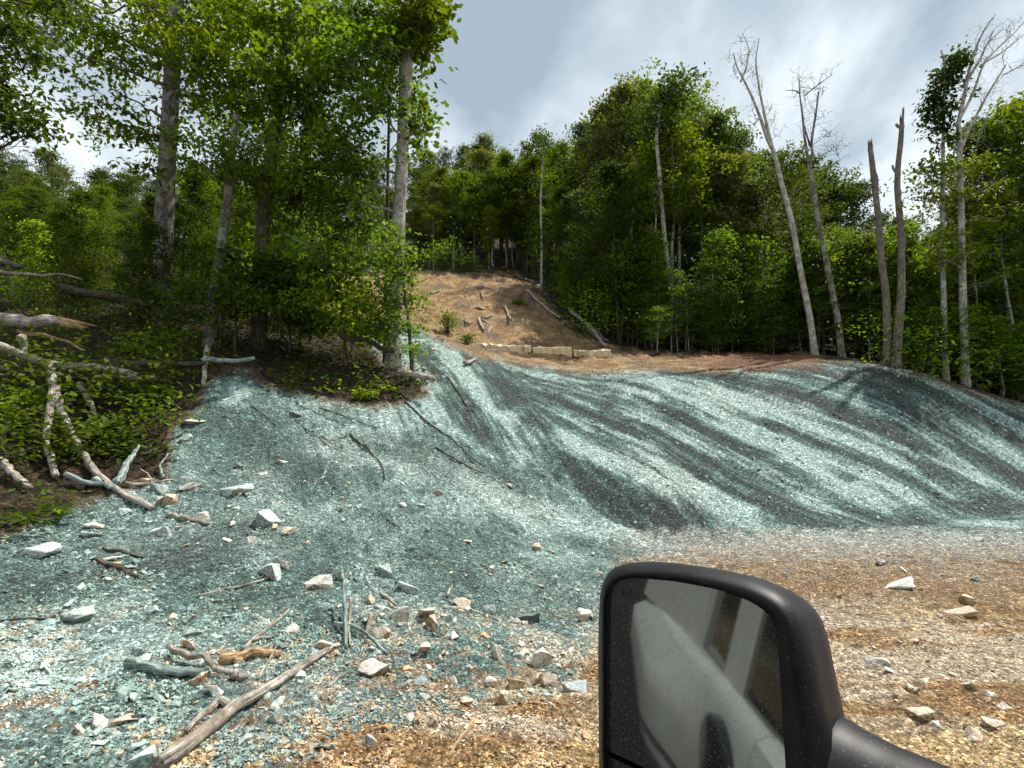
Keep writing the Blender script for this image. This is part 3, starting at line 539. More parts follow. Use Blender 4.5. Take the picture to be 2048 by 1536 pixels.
stick([(885,1222),(930,1215),(970,1232),(1005,1248)], 7, 'log', 'curved pale stick above the upright egg-shaped rock')
stick([(895,1195),(905,1172)], 6, 'log', 'short pale twig on the rubble right of the broad half-buried rock')
stick([(762,1190),(778,1203),(792,1214)], 8, 'log', 'short grey stick above the white rock with the dark end')
stick([(950,1445),(920,1475),(895,1518)], 8, 'split', 'slanting tan stick on the orange dirt left of the mirror', wend=4)
stick([(655,1375),(675,1360),(690,1350)], 6, 'log', 'stubby stick left of the big white faceted rock')
stick([(620,1400),(650,1352),(660,1330)], 4, 'log', 'thin twig beside the upper part of the long grey log')
stick([(0,1245),(60,1238),(130,1228)], 4, 'barkd', 'dark root line on the dark left slope')
stick([(60,1340),(110,1325),(165,1310)], 4, 'log', 'fine pale twig on the lower left slope')
stick([(175,1515),(190,1490),(200,1465)], 5, 'log', 'twig near the bottom left by the upright slab')
stick([(188,1125),(230,1135),(275,1155)], 10, 'barkd', 'dark rootlike stick under the thin shadowed slab')
stick([(205,1100),(250,1108),(285,1112)], 5, 'barkd', 'straight dark twig above the rootlike stick')
# left bank branches and logs
stick([(98,808),(102,840),(93,880),(90,912),(103,935),(112,962)], 12, 'log', 'thick pale arm of branch standing on the left bank', name='dead_branch', wend=8, off=(.55, .45, .35, .2, .08, 0), n=12)
stick([(108,835),(130,890),(165,930),(215,980),(262,1000),(305,1022)], 10, 'log', 'long pale curved branch reaching down to the scree', wend=8, off=(.45, .35, .22, .08, .03, 0), n=12)
stick([(130,972),(180,982),(240,988),(290,1000)], 9, 'tealwood', 'straight green dusted branch crossing the curved branch', off=(.1, .06, .03, 0))
log_at([(232,978),(252,952),(276,926)], 14, 'tealwood', 'flat tapering splinter of wood standing up from the branch tangle', wend=5, off=(0, .1, .2), name='wood_splinter')
stick([(250,975),(300,974),(350,966)], 5, 'log', 'thin straight pale stick right of the splinter', off=(.04, .04, .04))
stick([(280,950),(310,965),(325,970)], 3, 'log', 'hair thin twig between splinter and brown rock', off=(.08, .04, 0))
stick([(0,952),(30,970),(60,985)], 13, 'log', 'pale branch end at the left edge of the frame', off=(.15, .1, .03))
stick([(155,798),(180,825),(195,845)], 9, 'log', 'short pale branch in the plants behind the standing arm', off=(.25, .15, .05))
stick([(25,830),(50,847),(73,864)], 4, 'log', 'pale twig in the plants left of the standing arm', off=(.15, .1, .05))
stick([(335,1030),(380,1042),(420,1050)], 9, 'log', 'pale stick leading to the boulder from the scree', wend=6)
stick([(345,868),(330,905),(285,930)], 5, 'barkd', 'dark thin branch above the wooden splinter', off=(.1, .1, .1))
stick([(325,960),(318,940),(335,925)], 5, 'tealwood', 'upright little stick right of the brown rock', off=(0, .05, .1))
stick([(414,718),(410,750),(405,786)], 11, 'log', 'bright white stick hanging over the edge of the left bank', off=(.25, .15, .04))
def cyl_log(p0, p1, Y0, Y1, wpx, mt, label, wend=None, mid=None, jag=.07, broken=None, side=None):
    wpx *= .72; wend = wend * .68 if wend else None
    A = at(*p0, Y0); B = at(*p1, Y1); pts = [A, B] if mid is None else [A] + [at(m[0], m[1], Y0 + (Y1 - Y0) * (i + 1) / (len(mid) + 1)) for i, m in enumerate(mid)] + [B]
    m = 18; P = resample(np.array(pts), m); rng = np.random.default_rng(abs(int(p0[0] + p0[1] * 3 + 1000))); P += _smooth(rng.normal(0, .06, P.shape), 1.5); r0 = wpx * Y0 / F / 2; r1 = (wend or wpx) * Y1 / F / 2; rad = np.linspace(r0, r1, m); o0 = P[0].copy()
    e = np.empty  # noqa
    mb = MB().tube(P - o0, rad, 16, jag=jag, rng=rng); t = bpy.data.objects.new('log', None)
    if broken or side:
        COL.objects.link(t); t.location = o0; tr = obj('trunk', mb.mesh('trunk', M[mt]), t)
        if broken:
            d = (P[-1] - P[-2]); d /= np.linalg.norm(d); sb = MB()
            for i in range(11):
                a = i * 2 * math.pi / 11; o_ = np.array([0, math.cos(a), math.sin(a)]) * r1 * .62; ln = broken * rng.uniform(.35, 1.0)
                sb.tube(np.array([P[-1] - d * .15 + o_, P[-1] + d * ln * .5 + o_ * .9, P[-1] + d * ln + o_ * .7]) - o0, [r1 * .42, r1 * .3, r1 * .04], 5)
            obj('splintered_end', sb.mesh('splintered_end', M['split'], False), t)
        tag(t, label, 'log'); return t
    o = obj('log', mb.mesh('log', M[mt])); o.location = o0; tag(o, label, 'log'); return o
cyl_log((-60,640), (112,648), 8.6, 8.8, 40, 'log', 'thick broken log with fresh splintered orange end at the left edge', wend=34, broken=.55)
cyl_log((-30,690), (275,741), 8.3, 8.9, 26, 'log', 'long curved peeled log below the splintered log', wend=17, mid=[(60,718),(150,738)], jag=.04)
cyl_log((-60,735), (200,758), 8.7, 8.9, 18, 'barkd', 'dark bark covered log under the peeled log', wend=12)
cyl_log((50,662), (168,697), 8.8, 9.2, 12, 'split', 'split plank of red wood hanging under the splintered log', wend=6)
cyl_log((43,668), (57,712), 8.5, 8.5, 14, 'log', 'short pale stub between splintered log and peeled log', wend=17)
cyl_log((185,753), (308,762), 8.8, 9.1, 12, 'log', 'bright pale weathered log piece right under the peeled log', wend=9, jag=.1)
cyl_log((180,728), (405,726), 9.8, 10.1, 22, 'barkd', 'dark mossy log lying along the top of the left bank', wend=16)
cyl_log((405,722), (512,722), 9.9, 10.1, 15, 'tealwood', 'log end dusted with green on the bank corner', wend=11)
cyl_log((120,575), (345,614), 13, 13, 26, 'barkd', 'dark fallen trunk in the shade left of the big grey tree', wend=18, mid=[(180,588),(260,603)])
cyl_log((-40,515), (48,530), 11, 11, 26, 'bark', 'grey split trunk at the upper left edge', wend=12, jag=.1)
cyl_log((-40,538), (160,558), 10.5, 10.8, 14, 'log', 'long grey pole below the grey split trunk', wend=5)
cyl_log((680,668), (790,700), 12, 12.2, 16, 'barkd', 'dark log in shade left of the vine covered tree foot', wend=14)
cyl_log((805,742), (868,764), 11.5, 11.2, 20, 'log', 'grey hollow log poking out of the bank right of the vine covered tree', wend=14, jag=.1)
# thin branches on the shale face
FACE = [([(700,868),(735,905),(765,930),(770,965)],6),([(600,812),(640,830),(690,850)],4),([(640,820),(700,838),(760,860)],4),([(800,795),(850,845),(905,880),(970,945)],6),([(810,805),(860,850),(940,905)],4),
 ([(872,900),(925,930),(968,955)],6),([(895,755),(920,790),(945,830)],6),([(905,770),(925,800),(940,820)],4),([(850,930),(855,900),(868,895)],3),([(755,1020),(785,1045),(800,1060)],3),([(1125,640),(1140,660)],3),
 ([(500,810),(540,840),(560,860)],3),([(590,840),(640,880),(670,900)],4),([(680,880),(700,868)],4),([(640,870),(690,905),(680,890)],3),([(960,1130),(990,1150)],3),([(560,1200),(600,1190)],3)]
LABF = ['bent dark branch in the middle of the teal slope','thin twig trailing from the bank edge','grey twig beside the trailing twig','long dark branch sliding down the spur side','second long branch left of the sliding branch','crooked dark branch at the lower end of the sliding branch','dark stick on the steep spur flank','short stick beside the spur flank stick','tiny curved twig on the central slope','fine dark twig low on the central slope','tiny stick right of the brown slope','black twig at the left bank corner','thin branch below the bank edge','twig crossing the bent dark branch','hooked twig left of the bent dark branch','short twig in the central rubble','short twig near the pale flat rock']
for (p, w), l in zip(FACE, LABF): stick(p, w * .62, 'barkd' if w > 5 else 'dead', l, lift=1.5)
stick([(930,735),(950,722)], 8, 'log', 'short white stick on the teal spur', lift=2)
BRS = [([(1050,585),(1085,615),(1120,645)],5,'log','long pale pole lying down the right of the brown slope'),([(1010,615),(1022,650)],5,'log','pale stick standing out in the middle of the brown slope'),
 ([(965,640),(985,632)],5,'log','short stick left of the forked sticks'),([(930,640),(935,655),(945,645)],4,'dead','small crooked stick on the lower brown slope'),([(958,640),(970,668)],6,'log','bleached root left of the forked sticks'),
 ([(860,590),(882,580)],4,'log','short pole on the upper left brown slope'),([(1030,555),(1075,575)],7,'barkd','dark log on the rim of the brown slope'),
 ([(1140,625),(1170,650),(1195,675),(1212,700)],9,'log','bleached trunk fallen down the side of the brown slope'),([(1165,640),(1180,665),(1205,690)],6,'dead','thin branch beside the bleached trunk'),([(1190,660),(1215,690)],6,'dead','forked end of the fallen bleached branches'),([(960,585),(965,600)],3,'barkd','tiny dark twig on the brown slope')]
for p, w, m_, l in BRS: stick(p, w, m_, l, lift=1.5, side=[([(967,640),(985,655),(975,668)], 5)] if 'bleached root' in l else None)
# ------------------------------------------------------------------ trees
def leaves(C, S, rng, size, n_per, flat=.5, droop=.3, lobed=False):
    n = len(C) * n_per; c = np.repeat(C, n_per, 0); s = np.repeat(S, n_per)
    off = rng.normal(0, 1, (n, 3)) * s[:, None] * np.array([1, 1, flat]); p = c + off
    L_ = size * rng.uniform(.65, 1.3, n); a = rng.uniform(0, 2 * math.pi, n); el = rng.normal(-droop, .45, n)
    t = np.stack([np.cos(a) * np.cos(el), np.sin(a) * np.cos(el), np.sin(el)], 1)
    sd = np.stack([-np.sin(a), np.cos(a), rng.normal(0, .55, n)], 1); sd /= np.linalg.norm(sd, axis=1)[:, None]; up = np.cross(t, sd)
    w = L_ * rng.uniform(.26, .36, n)
    if not lobed:
        V = np.stack([p, p + t * (L_ * .45)[:, None] + sd * w[:, None] + up * (w * .3)[:, None], p + t * L_[:, None], p + t * (L_ * .45)[:, None] - sd * w[:, None] + up * (w * .3)[:, None]], 1)
        i = np.arange(n)[:, None] * 4; return V.reshape(-1, 3), np.hstack([i, i + 1, i + 2, i + 3]), rng.uniform(0, 1, n)
    pr = [(0, 0), (.15, .45), (.45, .28), (.75, .5), (1.0, 0), (.75, -.5), (.45, -.28), (.15, -.45)]
    V = np.stack([p + t * (L_ * q)[:, None] + sd * (L_ * r)[:, None] for q, r in pr], 1); i = np.arange(n)[:, None] * 8
    return V.reshape(-1, 3), i + np.arange(8)[None], rng.uniform(0, 1, n)
def branch(a, b, rng, m=6, sag=.0, wob=.08):
    L_ = np.linalg.norm(b - a); t = np.linspace(0, 1, m)[:, None]; P = a + (b - a) * t; P[1:-1] += rng.normal(0, wob * L_, (m - 2, 3)) * .5
    P[:, 2] += (np.sin(t[:, 0] * math.pi) * sag * L_); return P
def proto(seed, H, r0, cb, cr, nl, mleaf, mbark, size=.24, per=34, nsub=6, spread=.33, flat=.5, shape='oval', up=.5):
    rng = np.random.default_rng(seed); m = 12; t = np.linspace(0, 1, m); ln = rng.normal(0, .03, 2) * H
    T = np.stack([ln[0] * t ** 1.5 + np.cumsum(rng.normal(0, .012 * H, m)) * .4, ln[1] * t ** 1.5 + np.cumsum(rng.normal(0, .012 * H, m)) * .4, t * H * .93], 1); T[0] = 0
    wood = MB().tube(np.vstack([T[0] - [0, 0, .6], T]), np.r_[r0 * 1.25, r0 * (1.02 - t) ** .8 + .008], 7); C = []; S = []
    for i in range(nl):
        f = cb + (1 - cb) * ((i + rng.uniform(0, 1)) / nl) ** .9; f = min(f, .97); a = i * 2.4 + rng.normal() * .5
        o = np.array([np.interp(f, t, T[:, k]) for k in range(3)]); q = (f - cb) / (1 - cb)
        sh = {'oval': (math.sin(math.pi * min(.97, .18 + .78 * q)) ** .7), 'cone': (1.05 - q) ** .8, 'top': .25 + .85 * math.sin(math.pi * min(.95, .1 + .8 * q))}[shape]
        L_ = cr * sh * rng.uniform(.6, 1.15); e = o + np.array([math.cos(a) * L_, math.sin(a) * L_, L_ * up * rng.uniform(.4, 1.4)]); 
        B = branch(o, e, rng, 6, -.05); wood.tube(B, np.linspace(r0 * .32 * (1.1 - f) + .012, .006, 6), 4, cap=False)
        for j in range(nsub):
            g = rng.uniform(.35, 1.05); b0 = B[min(5, int(g * 5))]; e2 = b0 + rng.normal(0, 1, 3) * np.array([1, 1, .55]) * L_ * .27 + np.array([0, 0, .05])
            if j % 2 == 0: wood.tube(branch(b0, e2, rng, 4), np.linspace(.012, .004, 4), 3, cap=False)
            C.append(e2); S.append(spread * rng.uniform(.6, 1.3))
    V, Q, fr = leaves(np.array(C), np.array(S), rng, size, per, flat)
    return wood.mesh('trunk', M[mbark]), mesh('crown', V, Q, M[mleaf], False, fr=fr), max(V[:, 2].max(), H * .9)
PR = {'a': proto(1, 14, .15, .28, 2.6, 34, 'leaf', 'bark', up=.45), 'b': proto(2, 15, .16, .42, 3.0, 32, 'leafd', 'barkp', up=.6, shape='top'),
      'c': proto(3, 13, .13, .22, 2.7, 34, 'leafd', 'barkd', up=.5), 'd': proto(4, 15, .15, .5, 2.6, 28, 'leaf', 'barkp', up=.7, shape='top'),
      'e': proto(5, 12, .12, .18, 2.5, 34, 'leafg', 'bark', up=.45, shape='oval'),
      's': proto(6, 4.5, .035, .15, 1.2, 22, 'leafb', 'bark', size=.15, per=16, nsub=4, spread=.22, flat=.3, up=.1, shape='cone'), 't': proto(7, 6, .045, .2, 1.5, 26, 'leafb', 'barkp', size=.15, per=15, nsub=4, spread=.25, flat=.3, up=.12, shape='oval'),
      'u': proto(8, 5, .04, .1, 1.6, 26, 'leafd', 'barkd', size=.15, per=18, nsub=5, spread=.28, flat=.35, up=.15, shape='cone')}
def plant_tree(kind, px, Y, top, label, group, rng, name='tree', cat='tree', minH=2, maxs=None, wide=1.0):
    x = (px - 1024) / F * Y; z = float(ht(x, Y, False)); x = (px - 1024) / F * (Y * cp + (z - 2) * sp); z = float(ht(x, Y, False))
    T = at(px, top, Y); H = max(T[2] - z, minH); w, c, h0 = PR[kind]; s = H / h0
    e = bpy.data.objects.new(name, None); COL.objects.link(e); e.location = (x, Y, z); sx = s * wide * rng.uniform(.85, 1.15); e.scale = (sx, sx, s); e.rotation_euler = (0, 0, rng.uniform(0, 6.28))
    obj('trunk', w, e); obj('crown', c, e); tag(e, label, cat, group); return e
SKY = [(860,80,300),(885,76,290),(915,75,284),(945,80,298),(980,70,268),(1010,72,296),(1048,58,288),(1090,48,250),(1128,50,276),(1165,46,250),(1205,46,246),(1240,36,204),(1272,35,165),(1300,34,148),(1345,31,152),(1378,33,172),(1420,32,246),(1455,30,234),(1485,31,245),(1520,34,292),(1560,34,290),(1598,32,284),(1645,36,318),(1690,34,342),(1728,34,350),(1770,40,420),(1810,40,432),(1850,34,420),(2030,21,222),(1985,23,250),(2075,22,190),(1950,27,360)]
SKL = [(-120,60,270),(-60,60,290),(-10,58,292),(35,60,305),(85,56,300),(130,60,335),(175,62,345),(215,55,330),(255,58,335),(300,60,345),(350,62,330),(400,60,320),(450,60,315),(500,62,320),(550,60,310),(600,64,300),(650,66,310),(700,70,305),(750,74,300),(800,78,300),(835,80,305)]
def forest():
    rng = np.random.default_rng(12); sx = [s[0] for s in SKY]; sy = [s[2] for s in SKY]
    kinds = 'abcde'
    for i, (p, Y, t) in enumerate(SKY):
        k = 'e' if p in (1240, 1272) else 'd' if p in (1300, 1345, 1378) else kinds[i % 5]
        far = 'tall leafy tree on the skyline of the far wooded hill' if p < 1060 else 'tall leafy tree on the skyline behind the teal mound' if p < 1860 else 'tall leafy tree at the right edge of the forest'
        plant_tree(k, p, Y, t, far, 'skyline trees ' + ('on the far hill' if p < 1060 else 'behind the mound' if p < 1860 else 'at the right edge'), rng, wide=.8)
    for i, (p, Y, t) in enumerate(SKL): plant_tree('ccbbe'[i % 5], p, Y, t + rng.uniform(-8, 8), 'distant tree on the hill skyline behind the left trees', 'skyline trees behind the left trees', rng)
    for i in range(125):
        p = rng.uniform(850, 2120); lo = 40 if p < 1110 else 30 if p < 1240 else 25 if p < 1700 else 23; Y = lo + rng.uniform(0, 1) ** 1.4 * (62 - lo); s = np.interp(p, sx, sy)
        top = s + 45 + rng.uniform(0, 1) * 150; plant_tree(kinds[rng.integers(5)], p, Y, top, 'leafy tree in the thick of the forest behind the cleared slopes', 'trees in the forest behind the cleared slopes', rng, minH=5)
    for i in range(60):
        p = rng.uniform(840, 1230); Y = rng.uniform(42, 66); top = np.interp(p, sx, sy) + 12 + rng.uniform(0, 1) * 110; plant_tree('cbcae'[rng.integers(5)], p, Y, top, 'leafy tree on the far hill above the brown slope', 'trees on the far hill above the brown slope', rng, minH=8)
    for i in range(120):
        p = rng.uniform(-150, 860); lo = 17 if p < 560 else 40; Y = lo + rng.uniform(0, 1) * (56 - lo); top = 335 + rng.uniform(0, 1) * 120
        plant_tree('bcbca'[rng.integers(5)], p, Y, top, 'leafy tree in the dark wood behind the left trees', 'trees in the dark wood behind the left trees', rng, minH=3.5)
    for i in range(190):
        p = rng.uniform(1060, 2100); lo = np.interp(p, [1060, 1110, 1180, 1260, 1400, 1700, 1850, 2100], [36, 34, 28, 24.5, 23, 21, 20.5, 20]); Y = lo + rng.exponential(2.6)
        x = (p - 1024) / F * Y; z = float(ht(x, Y, False)); base = topix(x, Y, z)[1]; hh = rng.uniform(1.2, 5.5)
        plant_tree('stu'[rng.integers(3)], p, Y, base - hh * F / Y, 'slender bright green sapling along the forest edge above the mound', 'saplings along the forest edge', rng, 'sapling', 'sapling', .8)
    for i in range(64):
        p = rng.uniform(1800, 2140) if i < 46 else rng.uniform(1130, 1330); Y = rng.uniform(18.9, 21.5) if i < 46 else np.interp(p, [1130, 1330], [31, 23]) + rng.uniform(-.8, 1.5); x = (p - 1024) / F * Y; z = float(ht(x, Y, False)); base = topix(x, Y, z)[1]; hh = rng.uniform(.7, 3.0)
        plant_tree('sts'[rng.integers(3)], p, Y, base - hh * F / Y, 'bushy bright sapling at the right rim of the mound' if i < 46 else 'bushy bright sapling beside the brown slope', 'saplings on the right rim' if i < 46 else 'saplings beside the brown slope', rng, 'sapling', 'sapling', .5, wide=1.3)
    for i in range(40):
        p = rng.uniform(-80, 600); Y = rng.uniform(12.5, 24) if p < 560 else rng.uniform(13, 15); x = (p - 1024) / F * Y; z = float(ht(x, Y, False)); base = topix(x, Y, z)[1]; hh = rng.uniform(.8, 3.2)
        plant_tree('uus'[rng.integers(3)], p, Y, base - hh * F / Y, 'leafy sapling in the shade of the left wood', 'saplings in the left wood', rng, 'sapling', 'sapling', .5)
forest()
def ptree(name, label, trunk, Y, w0, w1, mb, blobs, mleaf, size=.12, per=16, stems=(), lobed=False, cat='tree', flat=.45, density=1.0, yj=1.2, spread=.16, second=None, vines=None):
    rng = np.random.default_rng(abs(int(trunk[0][0] * 5 + trunk[0][1]))); base = at(*trunk[0], Y); base[2] = float(ht(base[0], Y, False)); P = np.array([at(a, b, Y) for a, b in trunk]); P[0] = base
    m = max(10, len(trunk) * 4); P = resample(P, m); k = Y / F / 2; rad = np.linspace(w0 * k, w1 * k, m); rad[0] *= 1.35; rad[1] *= 1.1
    P[0, 2] -= .1; e = bpy.data.objects.new(name, None); COL.objects.link(e); e.location = base; tag(e, label, cat)
    wd = MB().tube(P - base, rad, 14 if w0 > 14 else 8, jag=.03, rng=rng)
    lim = wd; C = []; S = []; C2 = []; S2 = []
    for st in stems:
        pts, w = st[0], st[1]; Q = np.array([at(a, b, Y) for a, b in pts]); dy = rng.uniform(-.08, .08); Q[:, 1] += np.linspace(0, dy * len(pts), len(pts)); Q = resample(Q, len(pts) * 3)
        lim.tube(Q - base, np.linspace(w * k, (st[2] if len(st) > 2 else w * .45) * k, len(Q)), 6)
    if name == 'dead_tree' or 'antler' in label:
        for st in stems:
            Q = np.array([at(a, b, Y) for a, b in st[0]]); ln = np.linalg.norm(Q[-1] - Q[0])
            for _ in range(int(3 + ln * 4)):
                f = rng.uniform(.2, 1) * (len(Q) - 1); i0 = min(int(f), len(Q) - 2); p0 = Q[i0] + (Q[i0 + 1] - Q[i0]) * (f - i0); d = rng.normal(0, 1, 3) * .5 + [0, 0, .35]; d *= rng.uniform(.25, .8) / np.linalg.norm(d)
                tw = branch(p0, p0 + d, rng, 5, .1, .16); lim.tube(tw - base, np.linspace(.009, .003, 5), 3); e1 = tw[3]; lim.tube(branch(e1, e1 + rng.normal(0, .16, 3), rng, 4) - base, np.linspace(.005, .002, 4), 3)
    if name == 'snag':
        for i in range(7):
            a = i * .9; o_ = np.array([math.cos(a), math.sin(a), 0]) * rad[-1] * .6; h_ = rng.uniform(.1, .5); lim.tube(np.array([P[-1] + o_ - [0, 0, .1], P[-1] + o_ + [0, 0, h_ * .5], P[-1] + o_ * 1.1 + [0, 0, h_]]) - base, [rad[-1] * .42, rad[-1] * .3, .003], 5)
        for i in range(6):
            j = rng.integers(3, m - 1); d = rng.normal(0, 1, 3) * [1, 1, .3]; d *= rng.uniform(.12, .3) / np.linalg.norm(d); lim.tube(np.array([P[j], P[j] + d * .6, P[j] + d + [0, 0, .03]]) - base, [rad[j] * .35, rad[j] * .22, .006], 5)
    for b in blobs:
        bx, by, rx, ry, n = b[:5]; dy = b[5] if len(b) > 5 else rng.uniform(-yj, yj); c = at(bx, by, Y + dy); kk = (Y + dy) / F
        ti = P[:, 2] < c[2] - .05 * abs(c[0] - P[:, 0]); j = np.argmin(np.linalg.norm(P - (c - [0, 0, abs(c[0] - P[m // 2, 0]) * .35]), axis=1)); B = branch(P[j], c, rng, 8, .06); lim.tube(B - base, np.linspace(max(.012, min(rad[j] * .4, .04)), .010, 8), 5)
        for i in range(int(n * density)):
            q = rng.normal(0, .5, 3); e2 = c + q * np.array([rx * kk, .55 * (rx + ry) * kk + .25, ry * kk]); src = B[min(7, 4 + rng.integers(4))]
            lim.tube(branch(src, e2, rng, 5, .05, .12) - base, np.linspace(.008, .003, 5), 3, cap=False)
            (C2 if second and rng.uniform() < second[1] else C).append(e2 - base); 
            (S2 if len(C2) > len(S2) else S).append(spread * rng.uniform(.6, 1.3))
    obj('trunk', lim.mesh('trunk', M[mb]), e)
    if C:
        V, Q, fr = leaves(np.array(C), np.array(S), rng, size, per, flat, .45, lobed); obj('crown', mesh('crown', V, Q, M[mleaf], False, fr=fr), e)
    if C2:
        V, Q, fr = leaves(np.array(C2), np.array(S2), rng, size, per, flat, .45, lobed); obj('crown', mesh('crown', V, Q, M[second[0]], False, fr=fr), e)
    return e
# five large trees on the left bank (crown blobs: centre, radii, number of sprays; those far above the frame are added for shade)
ptree('tree', 'big grey barked tree with dappled trunk, leftmost of the trees on the bank', [(322,606),(328,450),(335,300),(345,150),(352,0),(358,-160)], 14, 37, 26, 'bark',
 [(120,40,110,40,34),(200,70,80,40,26),(300,20,120,50,50),(390,60,110,60,60),(240,130,60,30,12),(190,200,50,30,7),(250,270,70,20,14),(330,275,90,18,20),(400,200,80,40,34),(60,60,60,40,18),(420,130,100,50,46),(300,330,40,16,8),(170,235,30,14,5),(235,190,25,35,5),(100,10,120,30,30),(420,10,120,40,46),(310,110,70,40,22),(240,-180,260,110,60,3),(180,-330,260,110,50,4.5)], 'leaf', .145, 16, density=1.6, second=('leafb', .3))
ptree('tree', 'slim reddish tree between the big grey tree and the dark double trunk', [(420,665),(430,570),(452,430),(462,330),(472,230)], 12.2, 22, 12, 'bark', [(440,300,90,30,22),(500,290,90,30,24),(400,330,60,30,14),(470,350,60,30,14)], 'leafb', .115, 13, density=1.3)
ptree('tree', 'dark barked tree leaning right in the middle of the bank', [(520,645),(522,500),(530,400),(556,230),(575,80),(588,-120)], 13, 30, 19, 'barkd',
 [(540,30,110,50,50),(600,90,110,50,50),(560,160,110,45,46),(500,220,90,40,36),(620,220,90,50,40),(560,290,110,40,44),(520,360,90,40,34),(600,400,90,50,40),(560,470,80,40,28),(480,150,70,40,26),(480,60,80,50,34),(540,560,70,50,26),(640,330,80,50,30),(560,-140,160,80,40,3)], 'leafb', .145, 16, density=1.7, second=('leaf', .5))
ptree('tree', 'slender pale barked tree behind the dark leaning tree', [(590,612),(597,480),(605,380),(615,250),(625,100),(634,-100)], 17, 22, 14, 'barkp', [(640,120,80,60,36),(660,30,90,50,40),(690,200,70,60,30),(650,280,70,50,26),(640,480,70,60,26),(600,560,80,50,30),(560,420,70,50,26)], 'leaf', .15, 14, density=1.4)
ptree('tree', 'tall pale trunked tree with vine covered foot at the bank corner', [(785,735),(790,620),(796,480),(803,330),(812,160),(822,-100)], 12.8, 28, 23, 'barkp',
 [(700,40,90,50,44),(760,90,70,50,34),(700,130,80,50,36),(740,200,60,50,26),(690,280,70,50,28),(720,350,60,40,22),(760,30,80,40,34),(650,390,60,40,20),(700,440,80,50,36),(770,170,40,50,18),(800,120,40,60,20),(845,250,26,50,12),(640,520,80,50,34),(700,540,80,40,30)], 'leafb', .145, 16, density=1.5, second=('leaf', .35))
ptree('maple_tree', 'young maple with dark lobed leaves behind the tall pale trunk', [(770,735),(772,560),(776,330),(780,160),(790,20)], 13.3, 9, 4, 'barkd', [(840,40,50,50,44),(860,10,40,30,24),(840,90,36,36,20),(835,255,30,50,14),(850,235,20,20,6),(810,60,50,50,26)], 'leafd', .17, 8, lobed=True, density=1.0, spread=.2)
ptree('sapling', 'bright green vine and sapling leaves wrapped round the pale trunk foot', [(826,738),(818,650),(806,560),(798,480)], 12.1, 9, 3, 'barkd', [(790,500,50,26,24),(800,550,46,34,28),(770,600,40,40,22),(820,600,30,20,10),(760,650,34,30,16),(810,650,30,20,12),(826,700,16,20,6),(780,460,44,24,14)], 'leafb', .11, 15, density=1.2, cat='sapling', yj=.5)
ptree('sapling', 'leafy undergrowth sapling left of the tall pale trunk', [(690,720),(688,640),(680,560)], 12.5, 7, 3, 'barkd', [(660,600,80,40,36),(700,650,70,34,34),(620,640,60,34,26),(640,560,70,30,26),(720,600,50,40,22),(590,600,60,30,24),(560,530,60,30,22),(740,660,50,30,20),(650,510,70,26,22)], 'leafb', .125, 16, density=1.4, cat='sapling', yj=.9)
ptree('sapling', 'shaded sapling between the slim reddish tree and the dark trunk', [(470,680),(474,600),(480,540)], 12, 6, 3, 'barkd', [(470,560,60,30,20),(450,610,50,24,14),(500,600,50,30,16),(560,600,50,40,22),(430,520,60,30,20),(380,590,50,26,16),(540,520,60,30,22),(590,640,50,24,16)], 'leaf', .125, 16, density=1.4, cat='sapling', yj=.8)
# tree left of the frame whose branches hang in
ptree('tree', 'near tree at the left edge with dark leaves hanging into the sky', [(-230,720),(-225,400),(-215,100),(-205,-100)], 8.5, 60, 45, 'barkd', [(10,170,60,40,22),(40,230,60,30,20),(-10,230,50,30,18),(20,60,90,40,30),(-40,110,80,60,30),(70,270,40,16,8),(110,10,90,26,20),(60,110,60,30,12)], 'leafd', .11, 13, density=1.3, yj=.6, spread=.13)
# bare and broken trees on the right of the mound
TW = lambda pts, w=1.2: (pts, w, .5)
ptree('dead_tree', 'leaning bare tree with pale trunk, tallest dead tree above the mound', [(1630,708),(1621,641),(1609,582),(1599,531),(1584,444),(1567,383),(1553,325),(1545,298)], 20.5, 13, 9, 'barkp', [], 'leaf', stems=[([(1545,298),(1534,280),(1524,255),(1515,232),(1498,195),(1481,164),(1468,144),(1460,118)],8,2),([(1545,298),(1532,253),(1524,227),(1515,191),(1507,154),(1503,130),(1509,90)],7,1.5),([(1481,164),(1491,140),(1493,123),(1495,106),(1485,82),(1478,76)],4,1),TW([(1481,150),(1497,143),(1500,132)]),TW([(1495,106),(1506,100)]),TW([(1485,82),(1473,88)]),TW([(1516,191),(1524,180),(1521,168)]),TW([(1530,232),(1542,220),(1540,210)]),TW([(1535,255),(1548,243),(1547,232)]),TW([(1541,280),(1553,272),(1562,276)]),TW([(1460,118),(1458,112)]),TW([(1511,232),(1505,222),(1507,215)]),TW([(1490,130),(1478,128)])])
ptree('dead_tree', 'bare forked tree right of the leaning bare tree', [(1683,700),(1676,641),(1666,593),(1657,548),(1648,500),(1640,468),(1632,410),(1623,359),(1618,328)], 20.5, 14, 8, 'bark', [], 'leaf', stems=[([(1618,328),(1613,297),(1609,267),(1606,226),(1601,186),(1600,150)],6,1.5),([(1618,328),(1626,312),(1621,294),(1623,270),(1630,226),(1634,187)],6,3),([(1621,294),(1611,250),(1609,210),(1612,196)],4,2),([(1609,192),(1625,178),(1640,166),(1668,146)],3,1),([(1601,188),(1590,180),(1572,180)],3,1),TW([(1623,292),(1650,272),(1665,263)],2),TW([(1650,272),(1662,278)]),TW([(1632,318),(1658,302),(1676,298),(1683,325)],2),TW([(1658,302),(1672,292)]),TW([(1630,240),(1645,235),(1655,228)]),TW([(1635,196),(1645,190)]),TW([(1672,297),(1676,312)]),TW([(1601,165),(1607,158)]),TW([(1611,175),(1600,172),(1640,176),(1652,178)],1.2),TW([(1657,302),(1650,290)])])
